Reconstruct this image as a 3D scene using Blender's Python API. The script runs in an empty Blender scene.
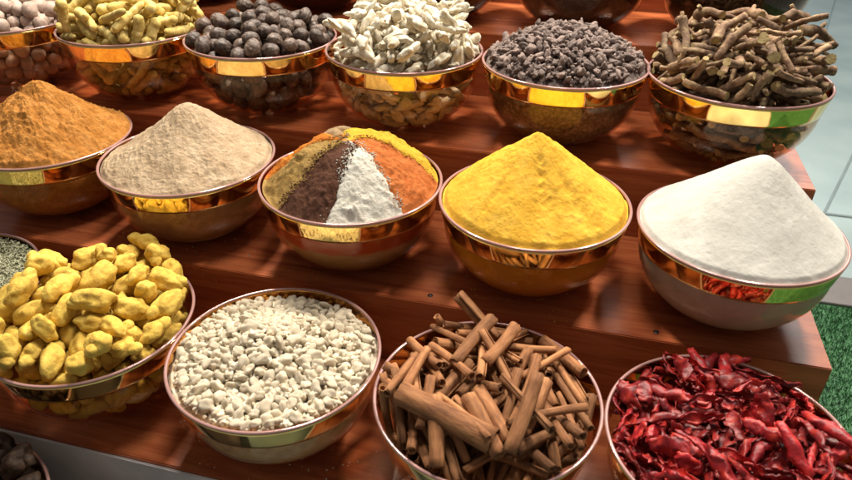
import bpy, bmesh, math, random
from mathutils import Vector, Matrix, Quaternion, noise
sc=bpy.context.scene
# ---------------- camera ----------------
cd=bpy.data.cameras.new('camera'); cam=bpy.data.objects.new('camera',cd); sc.collection.objects.link(cam); sc.camera=cam
cd.sensor_fit='HORIZONTAL'; cd.sensor_width=36.0; cd.lens=667.06/852*36.0; cd.clip_start=.02; cd.clip_end=200
fw=Vector((-0.20693785,0.81682575,-0.53849087)); rt=Vector((0.96837004,0.24944056,0.00623419)); up=Vector((-0.13941371,0.52016834,0.84260828))
cam.matrix_world=Matrix(((rt.x,up.x,-fw.x,0),(rt.y,up.y,-fw.y,-0.82298),(rt.z,up.z,-fw.z,0.78957),(0,0,0,1)))
cd.dof.use_dof=True; cd.dof.focus_distance=1.22; cd.dof.aperture_fstop=7.0
# ---------------- world, lamps ----------------
w=bpy.data.worlds.new('World'); sc.world=w; w.use_nodes=True
bg=w.node_tree.nodes['Background']; bg.inputs[0].default_value=(1.0,.92,.86,1); bg.inputs[1].default_value=.16
def area(name,loc,target,size,power,col):
    l=bpy.data.lights.new(name,'AREA'); l.shape='DISK'; l.size=size; l.energy=power; l.color=col
    o=bpy.data.objects.new(name,l); sc.collection.objects.link(o); o.location=loc
    o.rotation_euler=(Vector(target)-Vector(loc)).to_track_quat('-Z','Y').to_euler(); return o
area('ceiling_spot_lamp',(-.95,.95,2.2),(-.35,.05,.1),.30,54,(1,.90,.76))
area('ceiling_spot_lamp',(.75,1.05,2.2),(-.2,.05,.1),.30,54,(1,.90,.76))
area('ceiling_spot_lamp',(-.2,.15,2.6),(-.2,.1,.1),.6,27,(1,.94,.85))
area('ceiling_panel_lamp',(.6,4.6,3.4),(-.2,.3,.1),3.6,140,(1,.95,.9))
sc.view_settings.view_transform='Standard'; sc.view_settings.look='None'; sc.view_settings.exposure=.32; sc.view_settings.gamma=1
sc.cycles.transparent_max_bounces=24; sc.cycles.max_bounces=10
PI=math.pi; TAU=2*math.pi
R0,H0,RB=0.15,0.1414,0.056

BAND=.036
def bowl_r(z,R=R0,H=H0):
    """straight sloping band on top, rounded belly below"""
    z=max(0.0,min(H,z)); t=(H-z)/BAND
    if t<=1: return R-.0066*t-.0016*t*t
    u=1-z/(H-BAND); r1=R-.0082
    return RB+(r1-RB)*max(0.0,1-u**2.0)**.66
def mesh_obj(name,verts,faces,mat=None,parent=None,smooth=True,loc=None):
    me=bpy.data.meshes.new(name); me.from_pydata([tuple(v) for v in verts],[],faces); me.update()
    if smooth:
        for p in me.polygons: p.use_smooth=True
    o=bpy.data.objects.new(name,me); bpy.context.scene.collection.objects.link(o)
    if mat:
        if isinstance(mat,(list,tuple)):
            for m in mat: me.materials.append(m)
        else: me.materials.append(mat)
    if parent: o.parent=parent
    if loc: o.location=loc
    return o

def ico(sub):
    bm=bmesh.new(); bmesh.ops.create_icosphere(bm,subdivisions=sub,radius=1.0)
    v=[x.co.copy() for x in bm.verts]; f=[[y.index for y in x.verts] for x in bm.faces]; bm.free()
    return v,f

def n3(p,s,seed): return noise.noise(Vector((p[0]*s+seed*17.3,p[1]*s-seed*9.1,p[2]*s+seed*3.7)))

def blob(seed,ax,sub=3,amp=.12,fs=1.3,amp2=.03,fs2=5):
    v,f=ico(sub); out=[]
    for p in v:
        k=1+amp*2*n3(p,fs,seed)+amp2*2*n3(p,fs2,seed+5)
        out.append(Vector((p.x*ax[0]*k,p.y*ax[1]*k,p.z*ax[2]*k)))
    return out,f

def tube(pts,rads,seg=10,seed=0,amp=.08,fs=60,cap=True,flat=1.0):
    """closed tube along a polyline, rounded ends if cap"""
    V=[];F=[]; n=len(pts); t=[]
    for i in range(n):
        a=pts[max(0,i-1)]; b=pts[min(n-1,i+1)]; t.append((b-a).normalized())
    up=Vector((0,0,1)) if abs(t[0].z)<.9 else Vector((1,0,0))
    nx=t[0].cross(up).normalized()
    for i in range(n):
        nx=(nx-t[i]*nx.dot(t[i])).normalized(); ny=t[i].cross(nx)
        for k in range(seg):
            a=TAU*k/seg; d=nx*math.cos(a)+ny*math.sin(a)*flat
            q=pts[i]+d*rads[i]; q=pts[i]+d*rads[i]*(1+amp*2*n3(q,fs,seed)); V.append(q)
    for i in range(n-1):
        for k in range(seg):
            k2=(k+1)%seg; F.append([i*seg+k,i*seg+k2,(i+1)*seg+k2,(i+1)*seg+k])
    F.append(list(range(seg))[::-1]); F.append([(n-1)*seg+k for k in range(seg)])
    return V,F

def join(parts):
    V=[];F=[]
    for v,f in parts:
        o=len(V); V+=list(v); F+=[[i+o for i in q] for q in f]
    return V,F

def curve_pts(rng,L,bend,n):
    a=rng.uniform(-bend,bend); b=rng.uniform(-bend,bend)
    return [Vector((L*(i/(n-1)-.5),a*L*math.sin(PI*i/(n-1)),b*L*math.sin(1.7*PI*i/(n-1))*.5)) for i in range(n)]

# ---- kinds: each returns list of (verts,faces) variants
def k_knob(rng,i):
    L=rng.uniform(.019,.029); w=L*rng.uniform(.54,.70)
    parts=[blob(i,(L,w,w*rng.uniform(.85,1)),4,.15,1.4,.032,5)]
    if i%3==1:
        a=rng.uniform(-1,1); v,f=blob(i+9,(.013,.009,.009),3,.1,1.5)
        parts.append(([q+Vector((L*.8,w*.5*a,w*.3)) for q in v],f))
    if i%3==2:
        v,f=blob(i+19,(.009,.011,.009),3,.1,1.5)
        parts.append(([q+Vector((-L*.45,w*.75,0)) for q in v],f))
    return join(parts)
def k_finger(rng,i):
    L=rng.uniform(.055,.085); r=rng.uniform(.0076,.0102); n=22; pts=curve_pts(rng,L,.07,n); rs=[]
    for j in range(n):
        u=j/(n-1); e=min(1,math.sqrt(max(0.0,1-(2*u-1)**6))+.12)
        rs.append(r*e*(1+.05*math.sin(j*1.9+i))*(1.12-.3*u))
    parts=[tube(pts,rs,10,i,.1,70)]
    if i%3==0:
        p=pts[n//2]; d=Vector((.3,1,.3)).normalized()
        m=6; parts.append(tube([p+d*(.004+.018*j/(m-1)) for j in range(m)],[r*.75*math.sqrt(max(.1,1-(j/(m-1))**4)) for j in range(m)],8,i+3,.08,70))
    return join(parts)
def k_nut(rng,i):
    L=rng.uniform(.0165,.0195); w=L*rng.uniform(.76,.86); v,f=ico(4); out=[]
    for p in v:
        g=math.atan2(p.y,p.z); k=1+.045*math.sin(9*g+3*n3(p,1.6,i)*3)*(1-p.x*p.x)+.08*n3(p,1.5,i)+.03*n3(p,5,i)
        out.append(Vector((p.x*L,p.y*w,p.z*w))*k)
    return out,f
def k_palenut(rng,i):
    L=rng.uniform(.015,.019); w=L*rng.uniform(.75,.88)
    return blob(i,(L,w,w),3,.06,1.5,.02,5)
def k_ginger(rng,i):
    parts=[]; n=rng.choice((2,3,3,4)); p=Vector((0,0,0)); d=Vector((1,0,0))
    for j in range(n):
        L=rng.uniform(.015,.025); w=rng.uniform(.0065,.0105)
        v,f=blob(i*7+j,(L,w,w*.8),3,.2,1.5,.07,4.5); ang=rng.uniform(-1.1,1.1)
        M=Matrix.Rotation(ang,3,'Z')@Matrix.Rotation(rng.uniform(-.5,.5),3,'Y')
        parts.append(([M@q+p for q in v],f)); p=p+Vector((rng.uniform(-.02,.024),rng.uniform(-.018,.018),rng.uniform(-.004,.004)))
    V,F=join(parts); c=sum(V,Vector())/len(V); return [q-c for q in V],F
def k_bit(rng,i):
    L=rng.uniform(.85,1.15); return blob(i,(L,L*rng.uniform(.45,.75),L*rng.uniform(.35,.55)),3,.30,1.4,.11,4)
def k_root(rng,i):
    L=rng.uniform(.04,.10); r=rng.uniform(.0045,.0085); n=16; pts=curve_pts(rng,L,.13,n)
    rs=[r*(1+.05*math.sin(j*1.3+i))*(1.15-.35*j/(n-1)) for j in range(n)]
    parts=[tube(pts,rs,8,i,.24,75,flat=rng.uniform(.6,1))]
    if i%2==0:
        p=pts[n//3+i%3]; d=Vector((.5,1,.2)).normalized(); m=5; Lb=rng.uniform(.012,.028)
        parts.append(tube([p+d*(Lb*j/(m-1)) for j in range(m)],[r*(.7-.25*j/(m-1)) for j in range(m)],7,i+3,.2,90))
    return join(parts)
def k_resin(rng,i):
    L=rng.uniform(.8,1.2); return blob(i,(L,L*rng.uniform(.5,.9),L*rng.uniform(.45,.75)),3,.24,1.3,.05,3.5)
def k_quill(rng,i,L=None,r=None):
    L=L or rng.uniform(.07,.115); r=r or rng.uniform(.0050,.0088)*(1.25 if i==4 else 1); th=.0011
    # scroll cross-section: two curls meeting
    cs=[]
    m=30; turns=rng.uniform(1.15,1.5)
    for j in range(m):
        a=TAU*turns*j/(m-1); rr=r*(1-.42*j/(m-1)); cs.append(Vector((0,rr*math.cos(a),rr*math.sin(a))))
    inner=[q*(1-th/max(q.length,1e-4)) for q in cs]
    loop=cs+inner[::-1]; N=len(loop); n=9; V=[];F=[]
    bend=rng.uniform(-.03,.03); tw=rng.uniform(-.4,.4)
    for s in range(n):
        u=s/(n-1); x=L*(u-.5); k=1+.06*math.sin(u*5+i); ca,sa=math.cos(tw*u),math.sin(tw*u)
        for q in loop:
            y,z=q.y*k,q.z*k; y,z=y*ca-z*sa,y*sa+z*ca
            jx=.0018*n3(q,260,i) if s in(0,n-1) else 0
            V.append(Vector((x+jx,y+bend*L*math.sin(PI*u),z)))
    for s in range(n-1):
        for k in range(N):
            k2=(k+1)%N; F.append([s*N+k,s*N+k2,(s+1)*N+k2,(s+1)*N+k])
    for s,rev in((0,0),(n-1,1)):
        for k in range(m-1):
            q=[s*N+k,s*N+k+1,s*N+N-2-k,s*N+N-1-k]; F.append(q if rev else q[::-1])
    return V,F
def k_husk(rng,i):
    """crumpled dried chilli skin: curved strip"""
    L=rng.uniform(.028,.05)*(1.9 if i%2==0 else 1); w=rng.uniform(.008,.0125); nu,nv=18,9; V=[];F=[]
    curl=rng.uniform(3.0,5.2) if i%2==0 else rng.uniform(1.5,3); bend=rng.uniform(-.18,.18); w*=1.25
    for a in range(nu):
        u=a/(nu-1); taper=math.sin(PI*min(1,max(0,.08+.88*u)))**.5
        for b in range(nv):
            v=b/(nv-1)-.5; th=v*curl; rad=w*taper/curl*2.0
            p=Vector((L*(u-.5),rad*math.sin(th),rad*(math.cos(th)-1)+bend*L*math.sin(PI*u)))
            nn=Vector((n3(p,60,i),n3(p,60,i+4),n3(p,60,i+8)))*.006+Vector((n3(p,200,i),n3(p,200,i+4),n3(p,200,i+8)))*.0028
            V.append(p+nn)
    for a in range(nu-1):
        for b in range(nv-1):
            F.append([a*nv+b,a*nv+b+1,(a+1)*nv+b+1,(a+1)*nv+b])
    # thickness
    n=len(V); T=[q+Vector((0,0,-.0007)) for q in V]; F2=[[x+n for x in f[::-1]] for f in F]
    E=[]
    for a in range(nu-1):
        E.append([a*nv,(a+1)*nv,(a+1)*nv+n,a*nv+n]); E.append([(a+1)*nv+nv-1,a*nv+nv-1,a*nv+nv-1+n,(a+1)*nv+nv-1+n])
    for b in range(nv-1):
        E.append([b+1,b,b+n,b+1+n]); E.append([(nu-1)*nv+b,(nu-1)*nv+b+1,(nu-1)*nv+b+1+n,(nu-1)*nv+b+n])
    return V+T,F+F2+E
KINDS=dict(knob=(k_knob,9),finger=(k_finger,9),nut=(k_nut,6),palenut=(k_palenut,5),ginger=(k_ginger,9),bit=(k_bit,8),root=(k_root,10),resin=(k_resin,8),quill=(k_quill,9),husk=(k_husk,10))
def variants(kind):
    fn,n=KINDS[kind]; rng=random.Random(sum(map(ord,kind))); return [fn(rng,i) for i in range(n)]

# settled poses: variant, x y z in 0.1 mm, quaternion in 1/127
PILES={}
PILES['knob']=[
7,306,-432,2020,16,22,-120,30,7,1082,275,1776,119,-37,20,-11,4,1221,-332,1751,55,2,23,-112,7,172,226,1953,8,-43,108,51,4,-261,-110,2066,72,77,48,51,4,-213,-1068,1519,12,89,84,32,3,737,-377,1769,5,-124,-4,26,2,470,-1126,1782,47,-46,-2,109,
1,1072,-740,1602,53,98,45,41,2,-763,-1020,1711,4,-93,-34,-80,4,894,-56,1809,95,30,-76,-18,1,698,-982,1560,1,-125,13,-17,6,-320,-759,1840,65,-78,59,50,3,1121,631,1663,77,-50,87,10,1,1176,-556,1340,83,-82,-39,31,6,759,141,1996,38,99,66,24,
2,904,841,1894,23,-100,-39,64,0,580,-801,1795,32,-26,-100,66,8,447,595,1929,29,115,41,19,3,187,-1216,1526,59,89,-68,8,1,-498,-914,1560,31,-68,82,-62,1,260,-606,1766,14,124,19,-13,4,-94,-426,1905,57,85,51,56,7,998,455,1215,93,-82,-28,-5,
4,-637,-318,1800,28,121,1,25,4,-776,-95,2067,103,-33,-43,51,5,758,-710,1535,106,63,27,-14,2,1052,138,1035,11,123,19,25,4,890,-831,1248,30,74,93,-35,7,-1151,-512,1687,29,-59,-15,107,2,1131,-77,1524,14,-113,-53,20,7,-109,752,1976,112,-31,-11,51,
0,-71,-1274,1274,29,15,122,8,2,661,685,1687,21,86,-91,-8,8,239,606,2100,64,80,-75,-6,2,-662,376,2158,107,57,-35,-13,8,526,-875,1294,70,94,27,41,7,-659,713,1975,112,-46,10,-38,0,-101,-606,1532,40,-74,-82,-48,1,-402,370,1907,5,22,-58,-110,
5,465,1000,1861,91,3,47,75,7,-830,-634,1507,42,92,-66,-39,1,686,1115,1967,8,13,61,110,2,580,236,1755,120,-22,6,35,5,-835,-924,985,9,46,112,-36,6,639,-1011,1132,78,-16,8,-99,4,324,-972,1003,49,52,97,39,1,-589,-616,1709,6,-94,63,-58,
6,122,-1207,1018,20,84,-29,88,5,516,-166,1674,1,88,-54,-74,2,652,-805,668,3,-18,-38,-120,8,175,-848,1209,47,29,104,48,3,162,-310,1658,13,-5,11,-126,7,-1051,-50,1714,100,77,-18,6,1,-43,-957,942,57,-19,48,-101,8,525,-1090,774,85,80,-27,43,
6,97,-830,1525,23,-92,-79,-32,7,202,-981,632,39,51,-96,-53,8,903,-666,804,26,-40,-111,-38,8,1027,-135,500,63,19,-54,-94,8,-181,265,1683,83,90,15,-32,5,-354,-477,1670,89,5,-91,4,8,912,-373,1456,24,-27,-117,32,7,1003,-222,806,29,-2,-28,120,
3,1068,457,838,25,115,-35,33,0,1174,144,714,74,-1,101,-22,3,823,-488,583,120,37,21,0,0,389,-735,1471,90,54,68,24,0,599,-712,388,118,-38,-6,28,1,-1040,-745,1322,15,111,-46,-37,2,576,-227,1316,115,7,-50,21,1,781,780,1094,121,21,4,33,
6,217,-788,328,15,120,-36,-9,6,278,-438,1420,74,1,-46,-93,5,211,401,1634,2,84,37,88,1,670,-521,1358,125,5,15,-15,4,904,19,1291,89,2,28,-86,5,-350,-1174,1024,28,92,75,-35,4,230,881,1749,63,5,13,109,7,-443,-421,1328,22,-120,-3,35,
8,690,291,1431,88,20,-56,-70,2,-965,366,1870,57,-56,-55,82,2,-218,-1053,693,13,110,60,-12,2,-351,371,1337,27,47,-27,-112,2,-240,-56,1712,14,45,107,49,5,-1111,-209,1391,123,6,14,27,4,412,89,1480,46,87,73,32,1,620,-368,328,91,-68,35,-44,
3,88,77,1486,37,98,58,-41,0,-287,803,1699,57,-30,-9,-109,4,-127,-146,1316,15,-63,45,-99,5,-616,-903,1210,87,81,42,-11,0,-543,-22,1883,34,115,-35,21,2,1029,-489,1062,28,105,-53,-38,2,32,655,1514,10,-9,-78,-99,1,528,1044,1590,119,-22,-9,39,
2,-229,821,1351,24,-105,-67,7,6,22,-430,1340,64,-39,88,-53,3,-461,1177,1425,60,-71,-36,-78,2,-259,575,1029,8,80,-96,-20,0,-75,-941,1260,90,-29,79,-29,1,732,-16,283,73,103,-13,-1,7,597,106,1117,99,-28,45,-59,7,-200,-657,1108,53,102,52,-14,
5,585,-702,940,13,109,-64,5,7,386,561,1193,46,118,-2,-8,7,-674,796,1611,44,109,37,30,7,739,1022,1370,32,12,119,26,5,207,148,1114,22,115,37,33,5,-434,-883,897,83,53,28,75,7,175,1132,1432,65,-8,11,108,7,860,175,541,56,64,93,-15,
4,817,685,578,21,-102,71,13,5,-528,240,1653,49,20,-115,-14,4,653,281,817,16,-1,94,84,4,362,-535,1160,2,0,-115,53,0,-344,-979,1257,76,-77,66,-3,4,585,-328,922,61,-104,38,-14,6,223,-502,870,21,-57,90,-66,5,-96,496,1776,24,39,111,-40,
6,-814,407,1598,86,-77,-50,-16,6,-127,-940,407,24,123,5,19,4,-1211,376,1627,26,-93,-81,16,2,-661,-818,711,76,12,55,-85,
]
PILES['quill']=[
4,-452,-1008,1688,77,14,-36,94,4,90,-871,1789,57,0,-29,110,4,165,-645,1756,46,-34,-75,85,4,642,-427,1766,94,-31,-43,67,2,808,-567,1829,121,14,10,36,2,533,-541,1948,50,20,57,100,1,485,-183,1813,83,2,9,-96,5,78,183,1871,17,-54,-112,-19,
4,-439,-249,1729,13,106,66,20,6,-171,-837,1838,35,-24,-53,108,6,-1009,-686,1635,61,-38,-93,48,7,-896,-266,1902,89,-39,-42,70,3,-511,13,1877,45,-7,11,118,7,-676,-676,1776,89,22,4,-88,4,-356,1043,1831,16,39,42,112,7,-251,-887,1543,42,-39,-112,17,
5,-1063,-376,1873,72,62,66,52,4,88,-1230,1827,39,-64,-11,102,7,735,-822,1650,107,42,30,45,1,-382,-920,1453,18,61,99,48,1,395,-891,1273,124,-9,-10,-22,1,-1186,-630,1344,84,-37,75,46,1,-168,257,1867,21,79,97,4,2,1328,-189,1916,24,-52,-12,113,
4,587,-752,1159,93,-35,-34,71,3,340,-370,1749,73,-46,74,-57,1,399,1028,1896,66,29,12,104,1,526,-708,1539,45,-6,-16,118,7,1118,132,1668,77,86,53,8,3,-813,-809,1463,77,0,12,100,4,905,950,1461,10,-46,-113,33,0,-128,-29,1779,102,-21,-15,71,
7,-781,726,1691,33,-33,10,118,2,865,-423,1700,65,-5,2,109,1,884,-256,1611,50,-22,-18,113,5,-912,183,1783,42,-36,-36,108,2,-520,-1001,1451,26,-47,-115,7,5,-675,-912,1352,63,-5,3,110,0,911,-564,1463,33,-73,-90,39,8,274,-895,1408,48,106,44,25,
8,680,419,1740,84,-77,-36,44,7,1071,434,1640,87,59,43,57,0,345,131,1664,79,-11,46,-87,4,-553,755,1454,106,-49,14,48,7,451,729,1686,101,-76,-6,6,8,1101,72,1510,9,-61,-110,15,1,227,-782,1120,4,91,84,29,6,440,-746,1166,74,-67,-62,47,
7,1027,-556,1450,27,75,88,46,4,-40,-782,1635,23,35,64,101,3,-759,-30,1722,50,-38,-33,105,3,-479,887,1795,3,-76,-97,31,0,6,-876,1074,71,-5,1,105,6,53,550,1757,45,24,86,78,5,-28,-617,1548,52,-101,-57,-5,7,-37,-101,1690,38,-33,-3,117,
0,1289,-31,1150,77,-34,82,-48,5,-528,312,1636,51,96,57,32,4,-642,-981,939,26,92,53,-64,4,640,294,1555,59,-10,-53,99,6,1079,-254,1490,70,18,33,99,5,-1176,-403,1267,74,-82,63,3,8,-648,748,1652,40,-24,-9,118,0,-983,-658,1325,45,-58,-88,55,
8,238,990,1654,19,97,75,-26,0,-890,452,1654,4,-38,-95,76,8,-933,-200,1741,31,68,100,21,8,980,445,1545,2,60,111,14,6,756,-761,1162,72,-35,25,-96,4,224,-10,1452,52,101,-34,-46,7,-993,-412,1550,30,-9,-24,121,4,-985,229,1377,26,-12,-3,124,
3,-189,1028,1572,2,29,-118,36,5,-335,-892,1234,99,29,-26,70,7,118,1181,1356,126,-9,-12,0,7,-197,-1142,1277,11,-119,43,9,8,-713,-651,1673,23,-38,-115,30,0,-1003,-164,1461,29,11,-23,121,5,704,688,1484,80,29,69,64,2,-358,1154,1499,119,-27,16,32,
6,468,850,1558,86,73,31,49,0,751,-514,1356,109,3,13,64,6,-137,1171,1508,89,-84,-4,35,5,1095,-434,1278,74,-78,-56,37,1,901,-621,897,57,21,109,-23,7,-794,-838,1097,10,21,124,11,1,490,-655,1012,29,-3,-2,124,2,223,-687,1380,105,14,-8,70,
8,-809,276,1614,96,-52,-6,-65,3,1014,-322,1350,53,90,58,43,1,-589,301,1506,15,108,-64,5,6,-36,-935,1246,69,14,21,-103,6,-117,958,1126,109,-29,24,53,7,508,-74,1305,52,9,33,111,2,-590,-118,1468,4,18,115,51,1,-282,-346,1500,34,13,18,-120,
6,-988,-169,1628,14,108,64,-4,5,1074,603,1339,45,54,95,45,3,380,-835,983,41,-2,-27,117,2,465,-27,1506,13,75,91,45,8,-257,-894,1097,37,14,-22,119,7,743,412,1399,95,42,20,71,2,-672,1094,1269,101,-45,53,33,1,-130,738,1546,58,-15,13,111,
3,-1208,-274,1164,66,-16,-86,64,8,816,-175,682,50,1,-15,116,4,-787,-418,819,108,-48,-28,37,6,-352,-720,653,99,-18,-13,77,0,-16,-915,840,103,-24,8,70,6,373,549,1462,110,6,32,54,3,609,-382,722,68,-33,-31,97,0,92,-628,253,84,10,43,85,
6,470,-201,1641,91,-15,-13,86,2,180,-843,871,46,97,58,34,8,-951,-439,993,4,53,103,51,3,124,-160,1460,8,-56,-109,-32,7,305,809,1475,121,3,18,33,1,-158,-1057,661,91,-54,39,59,8,-117,-303,1326,113,25,22,47,0,-748,-14,1257,118,1,-15,45,
3,-932,283,1182,1,83,85,-45,6,823,-171,1233,7,-85,-94,4,0,128,-236,850,90,12,21,87,8,-195,-841,344,73,-65,-4,82,3,-1067,-111,1353,18,-49,-113,23,8,-3,-549,1301,106,-6,-5,69,7,-402,-596,1200,14,31,13,-122,1,-9,-747,605,55,-12,-5,114,
5,784,709,989,71,-6,57,89,6,-113,-808,686,73,5,-8,103,2,949,757,999,30,45,113,20,0,148,-592,364,50,9,22,114,6,482,-611,904,97,-8,-19,80,2,-551,746,1186,12,-7,-13,126,1,1075,-122,1214,31,99,64,36,6,-669,-531,1256,109,-30,-29,50,
7,516,-806,760,102,45,-23,-56,2,899,630,1322,77,8,25,98,5,-453,-606,356,16,88,90,-12,4,622,-760,466,23,-62,-22,106,0,182,916,1204,109,33,47,29,4,-495,-45,1337,35,104,41,49,6,708,-189,414,80,-15,-24,95,1,230,734,1192,0,-119,-31,31,
5,964,647,1176,69,23,70,76,4,296,-749,668,86,-42,-2,84,8,1084,276,827,57,-29,-26,107,8,-684,643,1318,39,32,95,67,4,849,-8,436,81,-7,-22,95,4,319,938,1291,100,15,27,72,4,952,-172,797,117,-6,13,47,6,-214,1276,1233,7,-10,20,-125,
7,701,-392,1037,68,6,-6,107,4,-1080,-165,941,90,18,-42,77,2,44,478,1095,51,1,-10,116,8,-434,-269,1246,49,104,40,36,1,-46,-68,1299,115,-15,-4,51,8,-549,-576,484,41,-15,6,119,1,-94,-393,794,107,8,19,66,5,-425,-598,871,96,-7,6,82,
1,-404,538,1279,55,10,9,113,5,-367,-811,766,39,7,15,120,5,855,158,928,104,-2,-30,67,8,889,-7,1022,1,-13,110,61,8,509,-246,1182,4,-103,-74,-8,8,582,713,1141,18,101,74,-11,0,-614,-385,230,8,-59,-112,12,4,-107,914,713,12,24,-57,110,
0,693,554,867,28,1,8,-124,2,730,182,1022,7,-17,-3,126,4,-439,244,1163,23,7,-46,116,2,520,-515,397,101,-57,-4,51,5,466,-275,370,38,-17,35,114,5,1056,-12,928,76,-25,-23,96,0,-832,-472,523,93,-33,20,-78,1,-490,-580,1015,67,-9,-14,107,
8,-644,-531,614,55,-39,42,-99,0,205,307,1407,18,14,-52,-114,7,-124,1050,1245,36,-85,-52,69,5,-965,154,450,26,45,-37,110,6,76,-430,637,44,-96,-45,55,8,-932,248,733,112,48,36,-3,7,-831,650,1150,30,-53,-30,107,8,787,-304,599,28,44,-109,-40,
]
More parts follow.
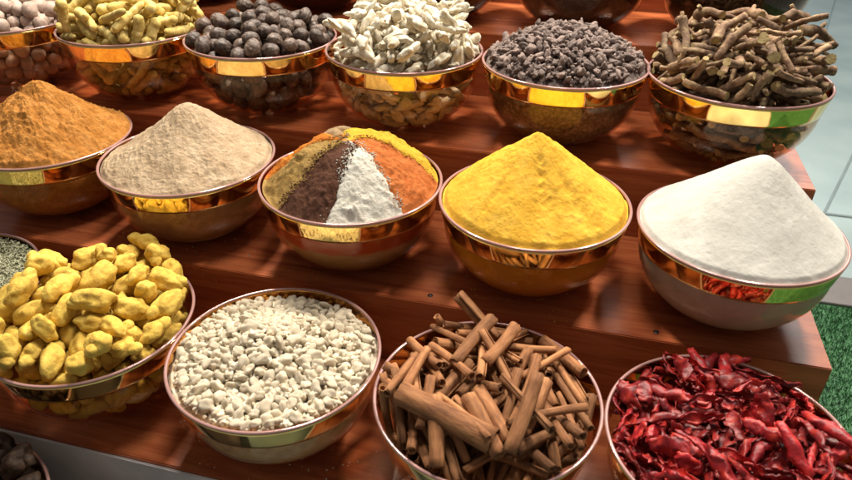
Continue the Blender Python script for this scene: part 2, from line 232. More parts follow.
PILES['husk']=[
6,-234,-910,1822,112,17,11,-57,2,564,-445,1812,91,61,5,-64,7,-794,-562,1646,102,69,-30,-2,2,1074,142,1712,52,-11,1,115,7,-1222,277,1605,110,32,-23,-51,4,-671,-998,1564,15,27,121,-26,7,301,150,1785,72,64,20,-81,8,4,-895,1707,45,-21,-111,35,
4,678,-801,1610,31,-109,58,0,6,270,-117,1803,30,-10,-7,123,2,-839,316,1657,122,24,-21,-17,4,-480,-1098,1474,12,18,113,53,7,32,720,1750,118,16,-21,-38,1,-584,-728,1613,107,61,16,-28,4,-399,-45,1640,25,-123,-17,-8,0,-1146,-705,1350,2,110,-64,-4,
2,963,-931,1407,32,-38,39,-110,1,-1081,247,1700,92,9,7,-87,7,-614,720,1785,86,48,-51,-62,4,-84,-659,1683,7,-126,17,5,6,188,-763,1579,3,10,7,-126,2,306,-218,1608,110,-7,-21,59,8,-925,-124,1594,23,0,83,-93,6,-709,-892,1324,32,-2,103,-66,
2,-290,937,1624,95,46,-22,-68,8,-362,-1013,1615,33,-81,84,-37,9,-22,-97,1730,23,-96,77,-23,4,-1280,-6,1382,35,-96,-69,33,6,1116,-123,1604,117,12,-11,46,6,963,-661,1528,89,-57,23,-66,0,818,-644,1541,1,-67,99,43,9,-190,-1179,1707,93,-27,17,-80,
4,-356,187,1687,1,-121,-34,18,6,-872,-134,1502,108,-8,17,63,4,1020,-530,1500,16,-21,-113,52,8,860,40,1699,40,-64,-76,68,0,560,1105,1542,2,10,108,66,0,317,587,1746,22,119,38,-13,0,373,-648,1522,9,6,-127,-3,5,-12,-989,1483,6,49,-97,-65,
0,146,482,1653,18,12,117,44,1,-27,377,1598,126,-7,-15,6,0,-537,874,1511,42,49,84,70,6,799,-781,1293,15,-116,26,43,5,410,-449,1537,3,13,-126,-10,0,844,-940,1295,31,113,48,5,5,450,-1120,1294,8,-104,-71,-11,4,95,-244,1564,1,-73,104,6,
7,-537,-477,1695,21,-6,-12,124,5,-954,-885,1368,98,58,-48,30,1,401,-956,1514,118,-1,45,13,7,-499,-134,1609,54,-34,3,110,0,-439,968,1664,36,35,108,45,1,-1112,-345,1552,103,-27,-65,24,1,-1062,-520,1405,30,108,-59,8,2,3,1014,1586,93,20,10,83,
8,-140,-1097,1254,77,-80,58,-20,3,-744,71,1702,22,9,-16,124,6,-217,-294,1539,52,39,-42,-101,6,-1014,0,1439,96,10,13,82,3,224,-1242,1345,63,-62,-91,-3,8,722,508,1580,42,52,-93,-54,8,-254,59,1678,76,101,5,-5,5,219,-1215,1181,27,-64,-105,17,
3,-720,-1199,1284,36,100,-59,39,5,366,-1359,1396,50,101,34,-47,1,-563,-1110,1269,50,-21,11,114,4,-81,-997,1330,75,-80,-30,56,0,-437,-740,1773,43,-19,-75,92,8,859,-203,1610,37,-59,85,-63,2,-244,1064,1491,59,20,-4,-111,8,-255,-38,1620,81,36,-56,-72,
5,210,154,1683,24,-94,-47,-67,3,458,529,1719,1,124,23,-14,5,-654,-266,1609,33,51,100,-49,8,-268,-1076,1401,78,-83,-46,32,9,-583,-1041,1398,52,96,-50,43,3,876,690,1578,25,-61,-107,19,8,1312,-478,1552,34,93,77,-18,5,769,315,1467,35,36,76,-88,
9,22,-1282,1237,42,55,-106,10,0,470,-828,1171,20,30,-101,-68,0,-258,-377,1603,21,44,-92,-72,0,-771,-679,1351,102,74,-10,-4,9,1230,-250,1288,6,41,-120,-7,7,-921,544,1447,44,-113,34,-14,0,-293,-1025,1221,53,-96,51,-38,5,1298,-611,1405,91,61,41,48,
0,1028,16,1505,85,94,-8,1,4,-980,-272,1326,21,-27,-4,-122,9,461,-253,1618,121,-5,-31,25,4,291,-871,1388,77,15,-43,-90,6,-1217,50,1118,66,-5,-28,-105,2,-1054,-605,1000,80,61,-59,-50,0,-1080,107,1268,13,42,85,83,9,719,-987,1131,49,-3,-117,-2,
0,1174,170,1408,38,43,77,83,2,36,1348,1423,120,-16,-36,-5,9,767,1,1709,104,-3,23,68,4,-64,-1010,1629,96,55,8,63,0,-620,1067,1306,100,58,50,15,9,279,-873,1508,70,-2,-2,106,1,86,-949,1426,99,-1,1,-80,5,-379,616,1668,17,-99,-24,74,
5,-312,412,1601,37,-104,-63,1,2,-145,-1072,522,82,95,13,-15,1,-955,-768,1251,114,32,21,-39,6,-439,-958,509,124,-13,22,-10,8,-851,-383,1376,46,-82,63,-58,5,-864,613,1495,54,103,-36,-36,9,-407,-156,1558,105,17,-41,-56,5,213,-1221,1005,50,-33,106,36,
8,-978,-523,1222,91,-53,-47,52,7,-479,176,1613,70,5,15,105,7,-935,809,1325,51,-74,84,-30,7,-194,-907,861,4,12,-23,124,1,-1213,-520,1066,58,-46,-73,73,8,646,718,1567,106,-55,11,42,5,344,657,1729,112,15,-3,58,8,-360,-640,1505,84,-61,32,-65,
9,577,-119,1646,16,104,71,3,7,265,1016,1515,58,-7,21,-111,6,-167,-577,1516,72,2,11,-104,1,111,-1067,1058,32,40,9,-116,6,-409,-848,1352,99,-15,7,78,5,-439,691,1688,98,-8,18,78,6,-1135,646,1027,6,-113,-54,23,4,-628,-710,1407,7,-53,106,-45,
4,1168,-551,1237,17,60,-105,33,0,80,320,1531,27,55,-97,-55,2,958,-434,1264,113,7,28,-51,8,-105,732,1467,96,82,11,2,2,220,-58,1480,126,15,-7,2,8,929,-687,1121,62,-80,67,37,3,228,-515,1494,57,-104,25,39,4,-342,-1136,1179,32,-42,46,-106,
1,-749,-785,1102,17,-124,4,22,5,-927,212,1450,22,-81,-89,33,1,-1138,-117,1176,67,39,29,96,1,701,773,1358,24,-35,-119,-16,7,-1205,-92,1069,74,-5,-28,-99,1,-848,98,1554,103,44,39,45,9,370,-1124,1211,114,5,-26,-49,2,-474,-921,1044,12,-25,44,-116,
1,638,-524,1437,109,34,13,55,0,-698,-461,1150,41,-47,92,-62,9,-44,-1157,1094,28,-46,-108,40,4,27,-888,829,15,-52,115,-5,5,-1235,-241,1026,111,-15,-34,-50,9,-550,895,1307,126,-4,9,7,2,-622,295,1449,38,-68,77,-65,1,714,-549,1323,21,-8,31,-121,
6,430,-1052,1036,5,-6,47,118,4,666,-788,975,20,14,94,82,7,-468,1165,1065,66,-93,-27,-48,7,1053,370,1374,126,0,0,19,6,-502,-935,922,106,-19,34,-58,8,-180,-856,1052,49,-44,-83,70,0,-167,-88,1450,81,67,29,65,5,584,-1058,1251,72,-39,-10,-97,
8,917,700,1429,70,47,89,33,5,118,-337,1507,53,53,5,103,3,228,721,1483,4,-22,56,112,8,288,-146,1344,13,-26,109,-58,6,1070,-536,770,68,-7,-16,-105,1,1008,936,1379,54,28,58,95,5,-440,-953,1457,30,-39,-110,41,4,1026,-142,1255,25,-41,-106,-51,
8,-786,388,1606,20,-18,19,123,1,378,-752,1022,125,-13,-16,1,2,-96,519,1448,122,-29,0,-20,0,-1033,22,1173,28,-21,-106,60,3,-626,-749,1142,9,-117,-46,-12,5,696,-568,1252,57,4,17,-112,9,-693,-334,1555,97,-52,26,-58,5,497,-713,1311,61,-65,3,90,
6,-933,-551,575,68,-50,-39,87,7,517,-284,1372,53,1,5,-115,5,-886,-19,1066,34,18,-4,121,8,998,-154,1157,78,99,-4,-19,1,-87,-1120,744,35,24,1,-120,0,-980,416,980,79,91,14,37,9,566,653,1423,10,-23,48,115,5,286,-246,1362,1,-124,-27,8,
9,-756,490,1291,43,82,-79,-35,9,-490,378,1460,62,-39,-82,63,1,186,-877,1282,60,-47,18,-100,3,-237,-1123,693,6,104,73,9,6,90,600,1354,14,23,117,42,6,-219,152,1339,112,-17,2,58,0,-71,-897,603,27,44,92,71,3,811,693,1145,36,-1,-119,26,
4,-529,1024,1436,19,101,-75,-1,0,-982,410,1337,68,-68,63,-54,3,-646,1118,1340,15,98,75,-26,1,957,918,1306,103,-48,37,-44,6,-409,266,1315,120,-13,0,39,1,-104,-805,1273,80,-18,0,-97,6,-283,1128,1354,3,-70,104,23,5,751,-668,1122,66,-32,29,-100,
9,-1103,-452,1074,11,116,-42,-27,6,-961,667,1128,25,78,-97,1,0,576,-474,1425,44,-56,88,-58,4,-678,877,1207,64,66,64,61,6,304,1075,1372,99,3,18,-77,6,-835,267,1347,87,1,-5,93,3,971,-69,1376,33,-34,-116,21,4,-126,-781,1216,105,39,-26,-55,
6,382,-638,792,3,21,78,-98,2,474,297,1292,118,-14,28,35,1,1096,54,1295,111,14,26,54,6,136,-716,1049,19,-1,122,32,0,781,603,1323,19,24,-105,-64,4,282,686,1549,67,104,12,26,5,-816,-776,961,23,-111,-56,-4,5,-637,-209,1410,46,80,71,52,
0,409,-844,1128,106,-69,-7,-4,7,-136,394,1443,119,-24,-10,-35,5,-600,-67,1323,114,35,36,-23,3,571,105,1588,2,21,-47,116,5,-786,757,1304,40,91,57,56,2,904,271,1189,70,28,9,101,2,148,-44,1194,87,22,12,-89,3,-540,1045,1037,28,-36,-115,-27,
5,-815,-597,932,37,-30,117,10,7,28,719,1207,16,-29,123,3,0,-565,807,1168,77,-90,6,-46,9,-1109,556,1249,48,45,4,108,0,-513,-787,789,97,-78,-19,13,8,194,-984,595,92,-81,14,-31,6,496,912,1447,45,-3,47,-109,0,531,-368,1233,33,37,-81,-84,
3,33,128,1419,75,-91,2,-47,7,-854,-293,1105,46,6,5,118,8,695,500,1234,21,-102,67,-29,0,777,-604,864,30,90,-74,-40,1,848,-723,1068,99,50,28,55,1,-91,962,1399,36,-24,6,-119,6,-661,-790,834,22,-23,82,-91,2,249,1073,1108,5,13,124,-23,
0,-493,-642,462,116,-35,3,38,4,-367,1152,1408,60,-30,52,-94,4,-710,-430,1182,56,-67,-89,23,6,-30,-548,1393,126,-13,-3,-1,9,445,581,1522,97,5,-34,-74,0,-590,-1121,811,96,75,9,-33,5,-647,643,1346,62,78,77,-15,2,-377,-708,1116,40,-33,-34,111,
9,84,309,1363,68,-66,19,-83,2,-926,-228,758,28,-16,18,-122,6,45,1267,1176,56,-42,-70,-79,0,242,526,1214,23,-81,58,-75,7,-842,274,1236,2,1,-3,127,2,52,-531,1038,11,5,-9,126,5,-19,-856,645,33,71,100,-2,7,421,448,1069,54,20,7,113,
3,708,-654,1030,48,38,50,99,7,635,-392,717,9,-9,-8,126,5,-118,1312,1019,2,6,125,23,7,226,788,913,95,10,23,80,4,752,80,1308,56,-111,1,25,1,531,815,1496,123,25,6,-17,2,-410,-1194,949,24,2,-57,111,4,-764,-351,1021,18,-8,-45,-117,
6,285,-1173,948,0,-13,-15,125,4,1115,294,1154,31,-48,-101,52,6,441,1178,1240,2,-4,40,120,8,946,-756,622,9,114,54,9,5,-324,268,1502,82,-15,-40,87,7,-898,170,849,83,-24,16,92,1,168,-322,1306,32,-11,-8,-122,0,117,-930,795,79,78,-48,-38,
8,663,-146,1070,73,-70,-72,28,2,915,-244,806,10,-19,-17,124,0,-1037,61,779,76,-87,-25,47,7,-278,-103,1208,91,-17,-25,83,6,-6,-624,922,125,-19,0,16,1,-624,40,1183,121,4,15,-35,5,-473,503,1225,17,-69,-103,-22,9,-568,-384,1034,77,90,-30,-34,
9,-322,441,1188,124,13,-21,4,6,52,635,822,72,-4,-5,-104,8,772,874,1191,14,124,-14,-16,9,96,877,910,0,-80,97,-16,5,131,569,1077,101,43,51,38,7,-23,-76,883,115,0,-53,-13,8,368,614,819,5,29,-86,-89,3,1231,-6,994,3,81,98,-2,
9,-790,-760,841,33,-12,42,-115,0,434,-865,444,99,57,37,41,7,369,438,1617,92,-34,-9,80,2,-886,-546,700,28,7,20,122,0,418,-917,392,100,43,-63,-15,6,167,-921,718,96,-19,5,81,8,-965,-456,886,105,-10,-16,69,0,436,-482,953,41,93,-56,-51,
9,-1039,533,881,111,-41,39,-24,5,482,772,1322,42,13,1,-119,6,512,-964,865,35,120,-15,-13,7,-795,-510,388,79,-12,13,98,
]
PILES['husk_rest']=[
3,837,292,1441,72,-102,4,-23,1,1,-715,1324,5,-10,-27,-124,7,1014,-499,1070,77,-2,-13,100,2,-835,315,917,103,-73,-12,-7,2,-252,864,1162,95,-2,24,81,6,-134,946,1312,114,-16,15,52,2,-407,-272,871,73,-14,-33,98,7,1235,-18,1210,109,-30,5,-57,
4,576,761,1170,94,37,47,61,
]
PILES['finger']=[
1,826,-1056,1569,0,-77,20,99,6,703,-992,1876,107,-5,-41,55,3,1018,-827,1431,12,72,-8,-104,1,1298,-317,1507,62,57,-71,-64,0,394,-1191,1468,35,34,-75,90,6,457,-1108,1891,123,-13,-22,-16,3,1024,-595,1669,122,-5,-19,28,0,-121,-1161,1792,75,96,0,-36,
2,-254,-1085,1616,23,31,46,112,0,-547,-1242,1863,80,11,98,-3,4,462,-977,1635,54,-29,-99,51,2,851,-697,1898,16,32,117,-34,2,774,-510,1974,76,84,58,4,3,603,-872,501,43,-14,112,40,4,-386,-810,2106,47,107,9,49,0,1064,-155,1704,21,-14,-27,122,
6,632,-1015,749,20,-46,68,95,1,1271,221,1939,46,-60,100,-18,6,-761,-1032,1373,119,-21,-9,-37,3,308,-371,2185,93,0,12,-85,3,-333,-420,2191,53,113,20,0,8,-587,-972,1552,120,-35,-8,23,5,408,716,2129,23,13,-110,-58,5,1120,638,1310,31,59,98,46,
3,1314,-34,2071,45,21,39,110,2,758,222,1972,100,73,2,-29,6,1114,338,1618,57,-106,12,-40,1,171,-1288,1292,42,1,-102,-63,4,52,-508,2118,86,54,47,60,2,449,-732,1938,71,40,-68,-70,4,-183,-1131,1345,1,8,-121,-38,3,451,-761,1591,99,46,10,-64,
1,952,839,1617,29,-32,-116,30,0,827,-289,302,73,-44,-7,94,4,-92,-874,566,47,-56,-69,78,6,558,-156,2152,93,34,10,-79,0,738,-287,1906,73,5,99,-31,3,1242,-417,1275,103,12,14,72,4,173,-598,1949,104,-24,-16,66,4,687,-686,782,16,0,103,-73,
6,-942,-406,2131,36,-64,-97,36,5,63,-724,507,30,-38,-23,115,4,565,25,1823,126,-16,9,6,8,-141,-718,223,70,-21,-24,-101,3,-360,368,2144,90,-36,-21,80,1,-153,661,2152,93,-40,3,77,7,1139,96,1655,118,16,-12,-43,6,801,4,371,119,-28,-8,-33,
7,634,16,166,25,65,-89,-58,2,-288,-863,716,82,76,35,50,1,-581,-746,1373,1,-6,-117,50,5,922,54,842,25,-38,-118,3,1,-581,-758,373,58,-57,-15,96,3,-42,-842,1434,57,44,98,36,3,905,2,1462,109,-14,-12,-63,1,747,-239,1287,104,-72,5,8,
7,784,83,525,5,-9,42,-119,7,-358,-793,1685,101,63,-43,-15,2,396,-561,212,114,27,-32,-38,6,629,-466,422,112,21,-45,-33,6,-218,-1121,975,113,21,41,-35,8,600,-288,602,7,-9,71,105,4,790,-188,1490,77,-74,47,-50,0,-336,-678,229,76,28,-70,-68,
0,702,-95,633,126,10,14,-6,4,899,273,716,30,-12,-61,107,7,193,1059,2021,46,-4,118,5,3,68,-597,295,100,-17,3,-77,1,-1101,-325,1947,37,-81,-68,60,7,1185,-276,1019,54,-53,25,-99,2,786,-422,745,46,111,20,37,1,-913,-638,1532,76,16,-23,-98,
0,515,-139,412,120,1,-8,-40,3,-63,-1233,1045,9,-26,-39,-118,8,-418,-805,1833,28,117,-38,13,5,854,318,1848,120,-25,17,-26,2,-317,-588,1524,4,-56,-95,62,1,214,-684,1590,51,55,63,81,6,-18,-602,1698,114,-10,9,-55,0,681,760,1499,20,-34,63,-103,
0,-733,-165,2092,77,49,58,67,3,-36,-350,708,20,-16,-32,120,3,478,-207,1563,92,19,-5,86,5,-496,-843,873,56,62,-68,-67,0,-560,1065,2108,66,45,77,63,2,-338,-631,1695,115,32,-35,-26,5,-938,-468,1855,44,27,-39,-110,5,663,255,492,12,19,-75,100,
5,839,704,1840,24,11,-4,124,4,-695,-466,1164,40,72,-94,-25,2,882,564,1972,14,5,32,122,2,-647,-732,699,82,44,-32,-80,8,776,634,820,119,22,40,0,1,-669,652,2032,24,112,-21,50,7,-386,-486,2010,52,-9,-37,109,0,-1288,-430,1855,84,-6,-92,23,
7,706,1133,1848,118,28,-2,-36,2,1033,386,1340,61,-88,57,-39,8,-354,-326,1848,109,-27,-19,56,8,601,-691,1406,2,8,126,-15,4,770,511,592,37,-8,-61,105,3,328,219,1958,35,-5,28,119,4,1162,498,1023,57,-56,-90,41,8,600,674,1712,1,63,108,21,
4,-936,-417,1248,124,0,-25,-5,0,-420,-538,635,87,54,-15,-74,7,-1273,-423,1328,23,100,-66,-35,6,-803,-633,816,91,26,-2,-85,1,260,820,1801,105,22,-37,-58,8,-84,-950,1302,16,17,-100,75,3,264,201,180,59,13,-5,112,7,854,-756,987,26,-21,121,-20,
5,107,407,2058,120,12,-23,-31,3,713,1120,1269,24,-62,24,106,6,170,1001,1054,47,-25,3,-115,2,104,-468,518,126,6,-13,-5,4,-791,-957,1100,25,-35,-110,47,5,343,-860,1260,80,91,-22,-31,0,745,-554,1209,6,40,119,18,4,536,-717,1162,97,-39,54,-49,
8,-342,-104,472,22,5,0,125,7,-415,1305,1812,35,-53,63,90,2,-655,-261,314,19,1,-25,123,8,528,631,496,75,-81,-42,46,0,-582,-352,503,125,-24,6,3,7,704,50,1275,30,-121,25,6,0,59,-102,237,108,-56,35,-15,1,-286,-307,1528,26,-7,-2,124,
4,-798,-527,1686,82,-78,-32,49,2,-368,-17,1327,104,50,17,51,4,-937,-402,1682,61,4,25,-108,7,523,1021,1873,117,-45,-1,-18,4,546,850,611,4,22,48,-116,1,590,436,354,37,-20,85,-85,6,-38,810,1899,32,-27,-18,119,7,-101,480,1334,3,37,-87,85,
0,335,512,1450,104,-61,20,32,0,-345,-232,131,123,-5,5,-30,8,-310,1103,1926,87,80,38,27,3,-147,-312,2007,110,-36,38,-35,7,383,709,1628,59,-38,18,-105,7,509,444,190,90,17,-13,87,2,-697,-613,544,123,-10,24,16,1,58,727,1776,105,32,-38,-51,
6,-441,646,1859,11,-107,61,-29,
]
PILES['nut']=[
5,442,-1217,1553,4,-95,-66,-52,1,-242,-1068,1471,27,-69,49,-91,5,720,-1078,1476,5,22,112,-56,3,-630,-1152,1498,48,-91,70,26,4,1301,-235,1558,82,-58,31,71,4,1018,-831,1544,11,92,86,-14,3,1015,-331,1588,3,-37,-64,103,1,-8,-1553,2121,75,99,21,16,
2,372,-545,1667,88,90,-20,-4,4,-131,-813,1619,22,-35,88,-81,3,695,-800,1592,69,-45,2,-96,1,172,-1258,1376,56,94,-2,-64,2,654,-128,1698,52,-58,-100,-14,4,1110,-552,1426,1,115,14,-51,3,145,-716,1750,13,33,118,-31,0,-1097,-687,1452,91,66,7,59,
4,295,-971,1647,91,-63,-20,59,1,-600,-575,1528,68,-80,-19,69,2,273,36,1764,39,-84,-65,58,0,-549,49,1590,50,-57,80,-64,0,719,-419,1572,6,58,62,-95,1,-912,-1254,2117,38,-22,-94,73,5,9,-1152,721,96,-39,64,36,5,754,161,1602,43,-83,-56,65,
1,1053,1150,2121,77,101,3,2,5,-367,-1506,2114,28,66,-92,-50,5,407,-1075,740,73,5,82,-63,3,1193,515,1677,73,101,-23,-1,4,795,440,1760,18,-95,68,45,5,839,-638,1367,112,-25,23,-50,2,55,-972,1470,7,73,2,-103,2,1128,270,1525,41,-17,34,-114,
0,1305,56,1403,98,39,-61,-35,0,1116,-158,1337,23,-40,-73,-93,1,-285,-1044,664,56,80,-11,-81,5,242,-986,488,11,123,9,-29,5,-198,-41,1753,2,-119,40,-16,2,799,-738,585,80,20,-44,-86,2,544,-910,535,61,-38,18,104,0,955,-455,543,53,-70,57,-71,
5,-832,1004,1728,18,-1,2,-126,2,-99,1492,2101,102,-75,11,5,0,943,-741,870,73,-57,-87,-3,4,908,508,1512,3,-11,-81,97,1,-439,-1167,1229,53,-9,-89,73,2,-178,-851,341,5,-93,-73,46,3,609,-834,809,95,-25,12,79,3,449,-279,1571,85,-4,-90,-30,
0,681,1447,2111,25,123,19,-8,3,1066,-450,809,116,-22,33,-35,4,91,-424,1723,111,-50,-18,32,2,-521,-897,1423,91,87,-15,8,2,1201,478,1324,74,-86,-47,-32,4,617,-667,372,20,-16,3,-124,1,-105,420,1745,30,-45,60,-98,1,522,504,1660,29,-67,104,-9,
0,12,148,1651,54,42,57,-90,1,-1275,-1,1527,9,-35,-45,113,3,1054,154,547,70,-42,76,-60,4,1021,-158,530,23,-94,37,74,2,-904,558,1617,94,-75,-22,-34,0,-462,1063,1721,70,-94,-43,24,1,-878,58,1585,67,63,87,-1,2,344,-1016,1358,9,-55,-35,-108,
3,-1032,-181,1424,28,71,3,-102,0,-494,-886,492,49,-60,-40,-92,3,428,-514,218,35,-109,-56,1,3,-435,-1143,920,18,-27,25,120,3,-249,1292,1606,26,40,-105,53,5,104,-774,299,104,-4,-72,-10,3,-831,-720,670,114,4,-38,41,0,1090,731,1477,60,-101,46,9,
1,1141,78,834,5,17,-77,99,1,706,-371,368,104,23,46,-52,0,177,641,1649,40,-115,-14,32,0,122,-495,190,79,0,-99,7,5,-882,-456,1381,118,18,33,-29,1,-440,-706,1186,91,84,29,4,0,233,-733,1471,40,-104,61,8,4,490,-560,1407,115,-42,11,32,
3,1220,-172,988,66,-59,-82,-40,3,-569,-635,323,37,115,-9,-37,5,253,303,1582,15,73,0,-102,4,349,-1189,1018,26,15,-113,49,2,765,774,1500,77,-69,-72,-16,4,172,-980,896,59,-2,94,61,2,-814,-765,1424,79,-18,10,97,2,145,-166,1575,101,67,-8,37,
2,-318,-661,1474,41,62,-76,69,4,-790,-1015,1279,86,85,-38,10,5,-36,-862,637,44,87,10,-81,3,-830,-503,455,98,34,-73,6,5,470,69,1558,19,87,83,36,5,538,-186,182,106,-12,-5,69,2,679,-25,1004,4,97,-52,64,1,732,-519,789,46,-106,-41,-33,
5,-273,-577,232,5,88,-25,88,2,250,-332,1366,62,-46,-49,-88,2,1100,367,780,2,19,-117,45,1,-587,-865,794,21,-19,70,-102,4,-395,436,1671,92,44,62,44,3,584,-824,1318,2,80,-98,12,1,802,-139,1424,80,-77,-60,15,2,838,-954,1209,88,16,76,49,
5,86,912,1565,16,60,-53,-97,4,736,1086,1482,21,96,-81,1,0,-865,835,1488,92,-28,-37,-74,4,-1015,-625,848,95,-23,-38,72,2,-1078,-626,1145,97,42,-69,9,1,-86,-1214,1164,38,-24,105,-55,3,253,-302,386,105,47,-10,-53,3,278,-597,1212,76,63,-36,-72,
5,326,-785,701,20,-23,84,-90,3,830,222,331,34,36,91,-74,2,588,-1107,1179,64,82,-23,68,5,-1208,-414,1303,80,-34,48,79,5,468,-320,596,69,-43,-5,97,1,477,841,1602,38,-118,-26,7,5,1208,232,1120,76,36,-90,30,1,870,250,1316,60,23,62,-91,
3,941,-34,1147,117,26,40,-5,2,-647,468,1496,85,-82,-14,-45,0,325,554,1395,86,37,-66,-55,3,944,445,519,19,38,71,-96,2,812,163,699,19,92,-85,-4,2,-855,-872,977,74,12,-67,-77,3,933,-165,876,119,22,32,-23,0,-1091,291,1584,25,-23,91,-82,
1,-259,883,1566,104,-18,15,68,2,-558,-190,1388,24,-119,30,21,0,-635,1153,1500,38,12,-112,-45,1,-187,-134,1443,47,-23,-102,-54,0,-259,-748,856,23,-25,21,-121,3,-28,-405,1447,18,-81,47,-84,4,879,-380,1057,21,19,20,122,0,-367,-425,1056,105,-54,-46,0,
]
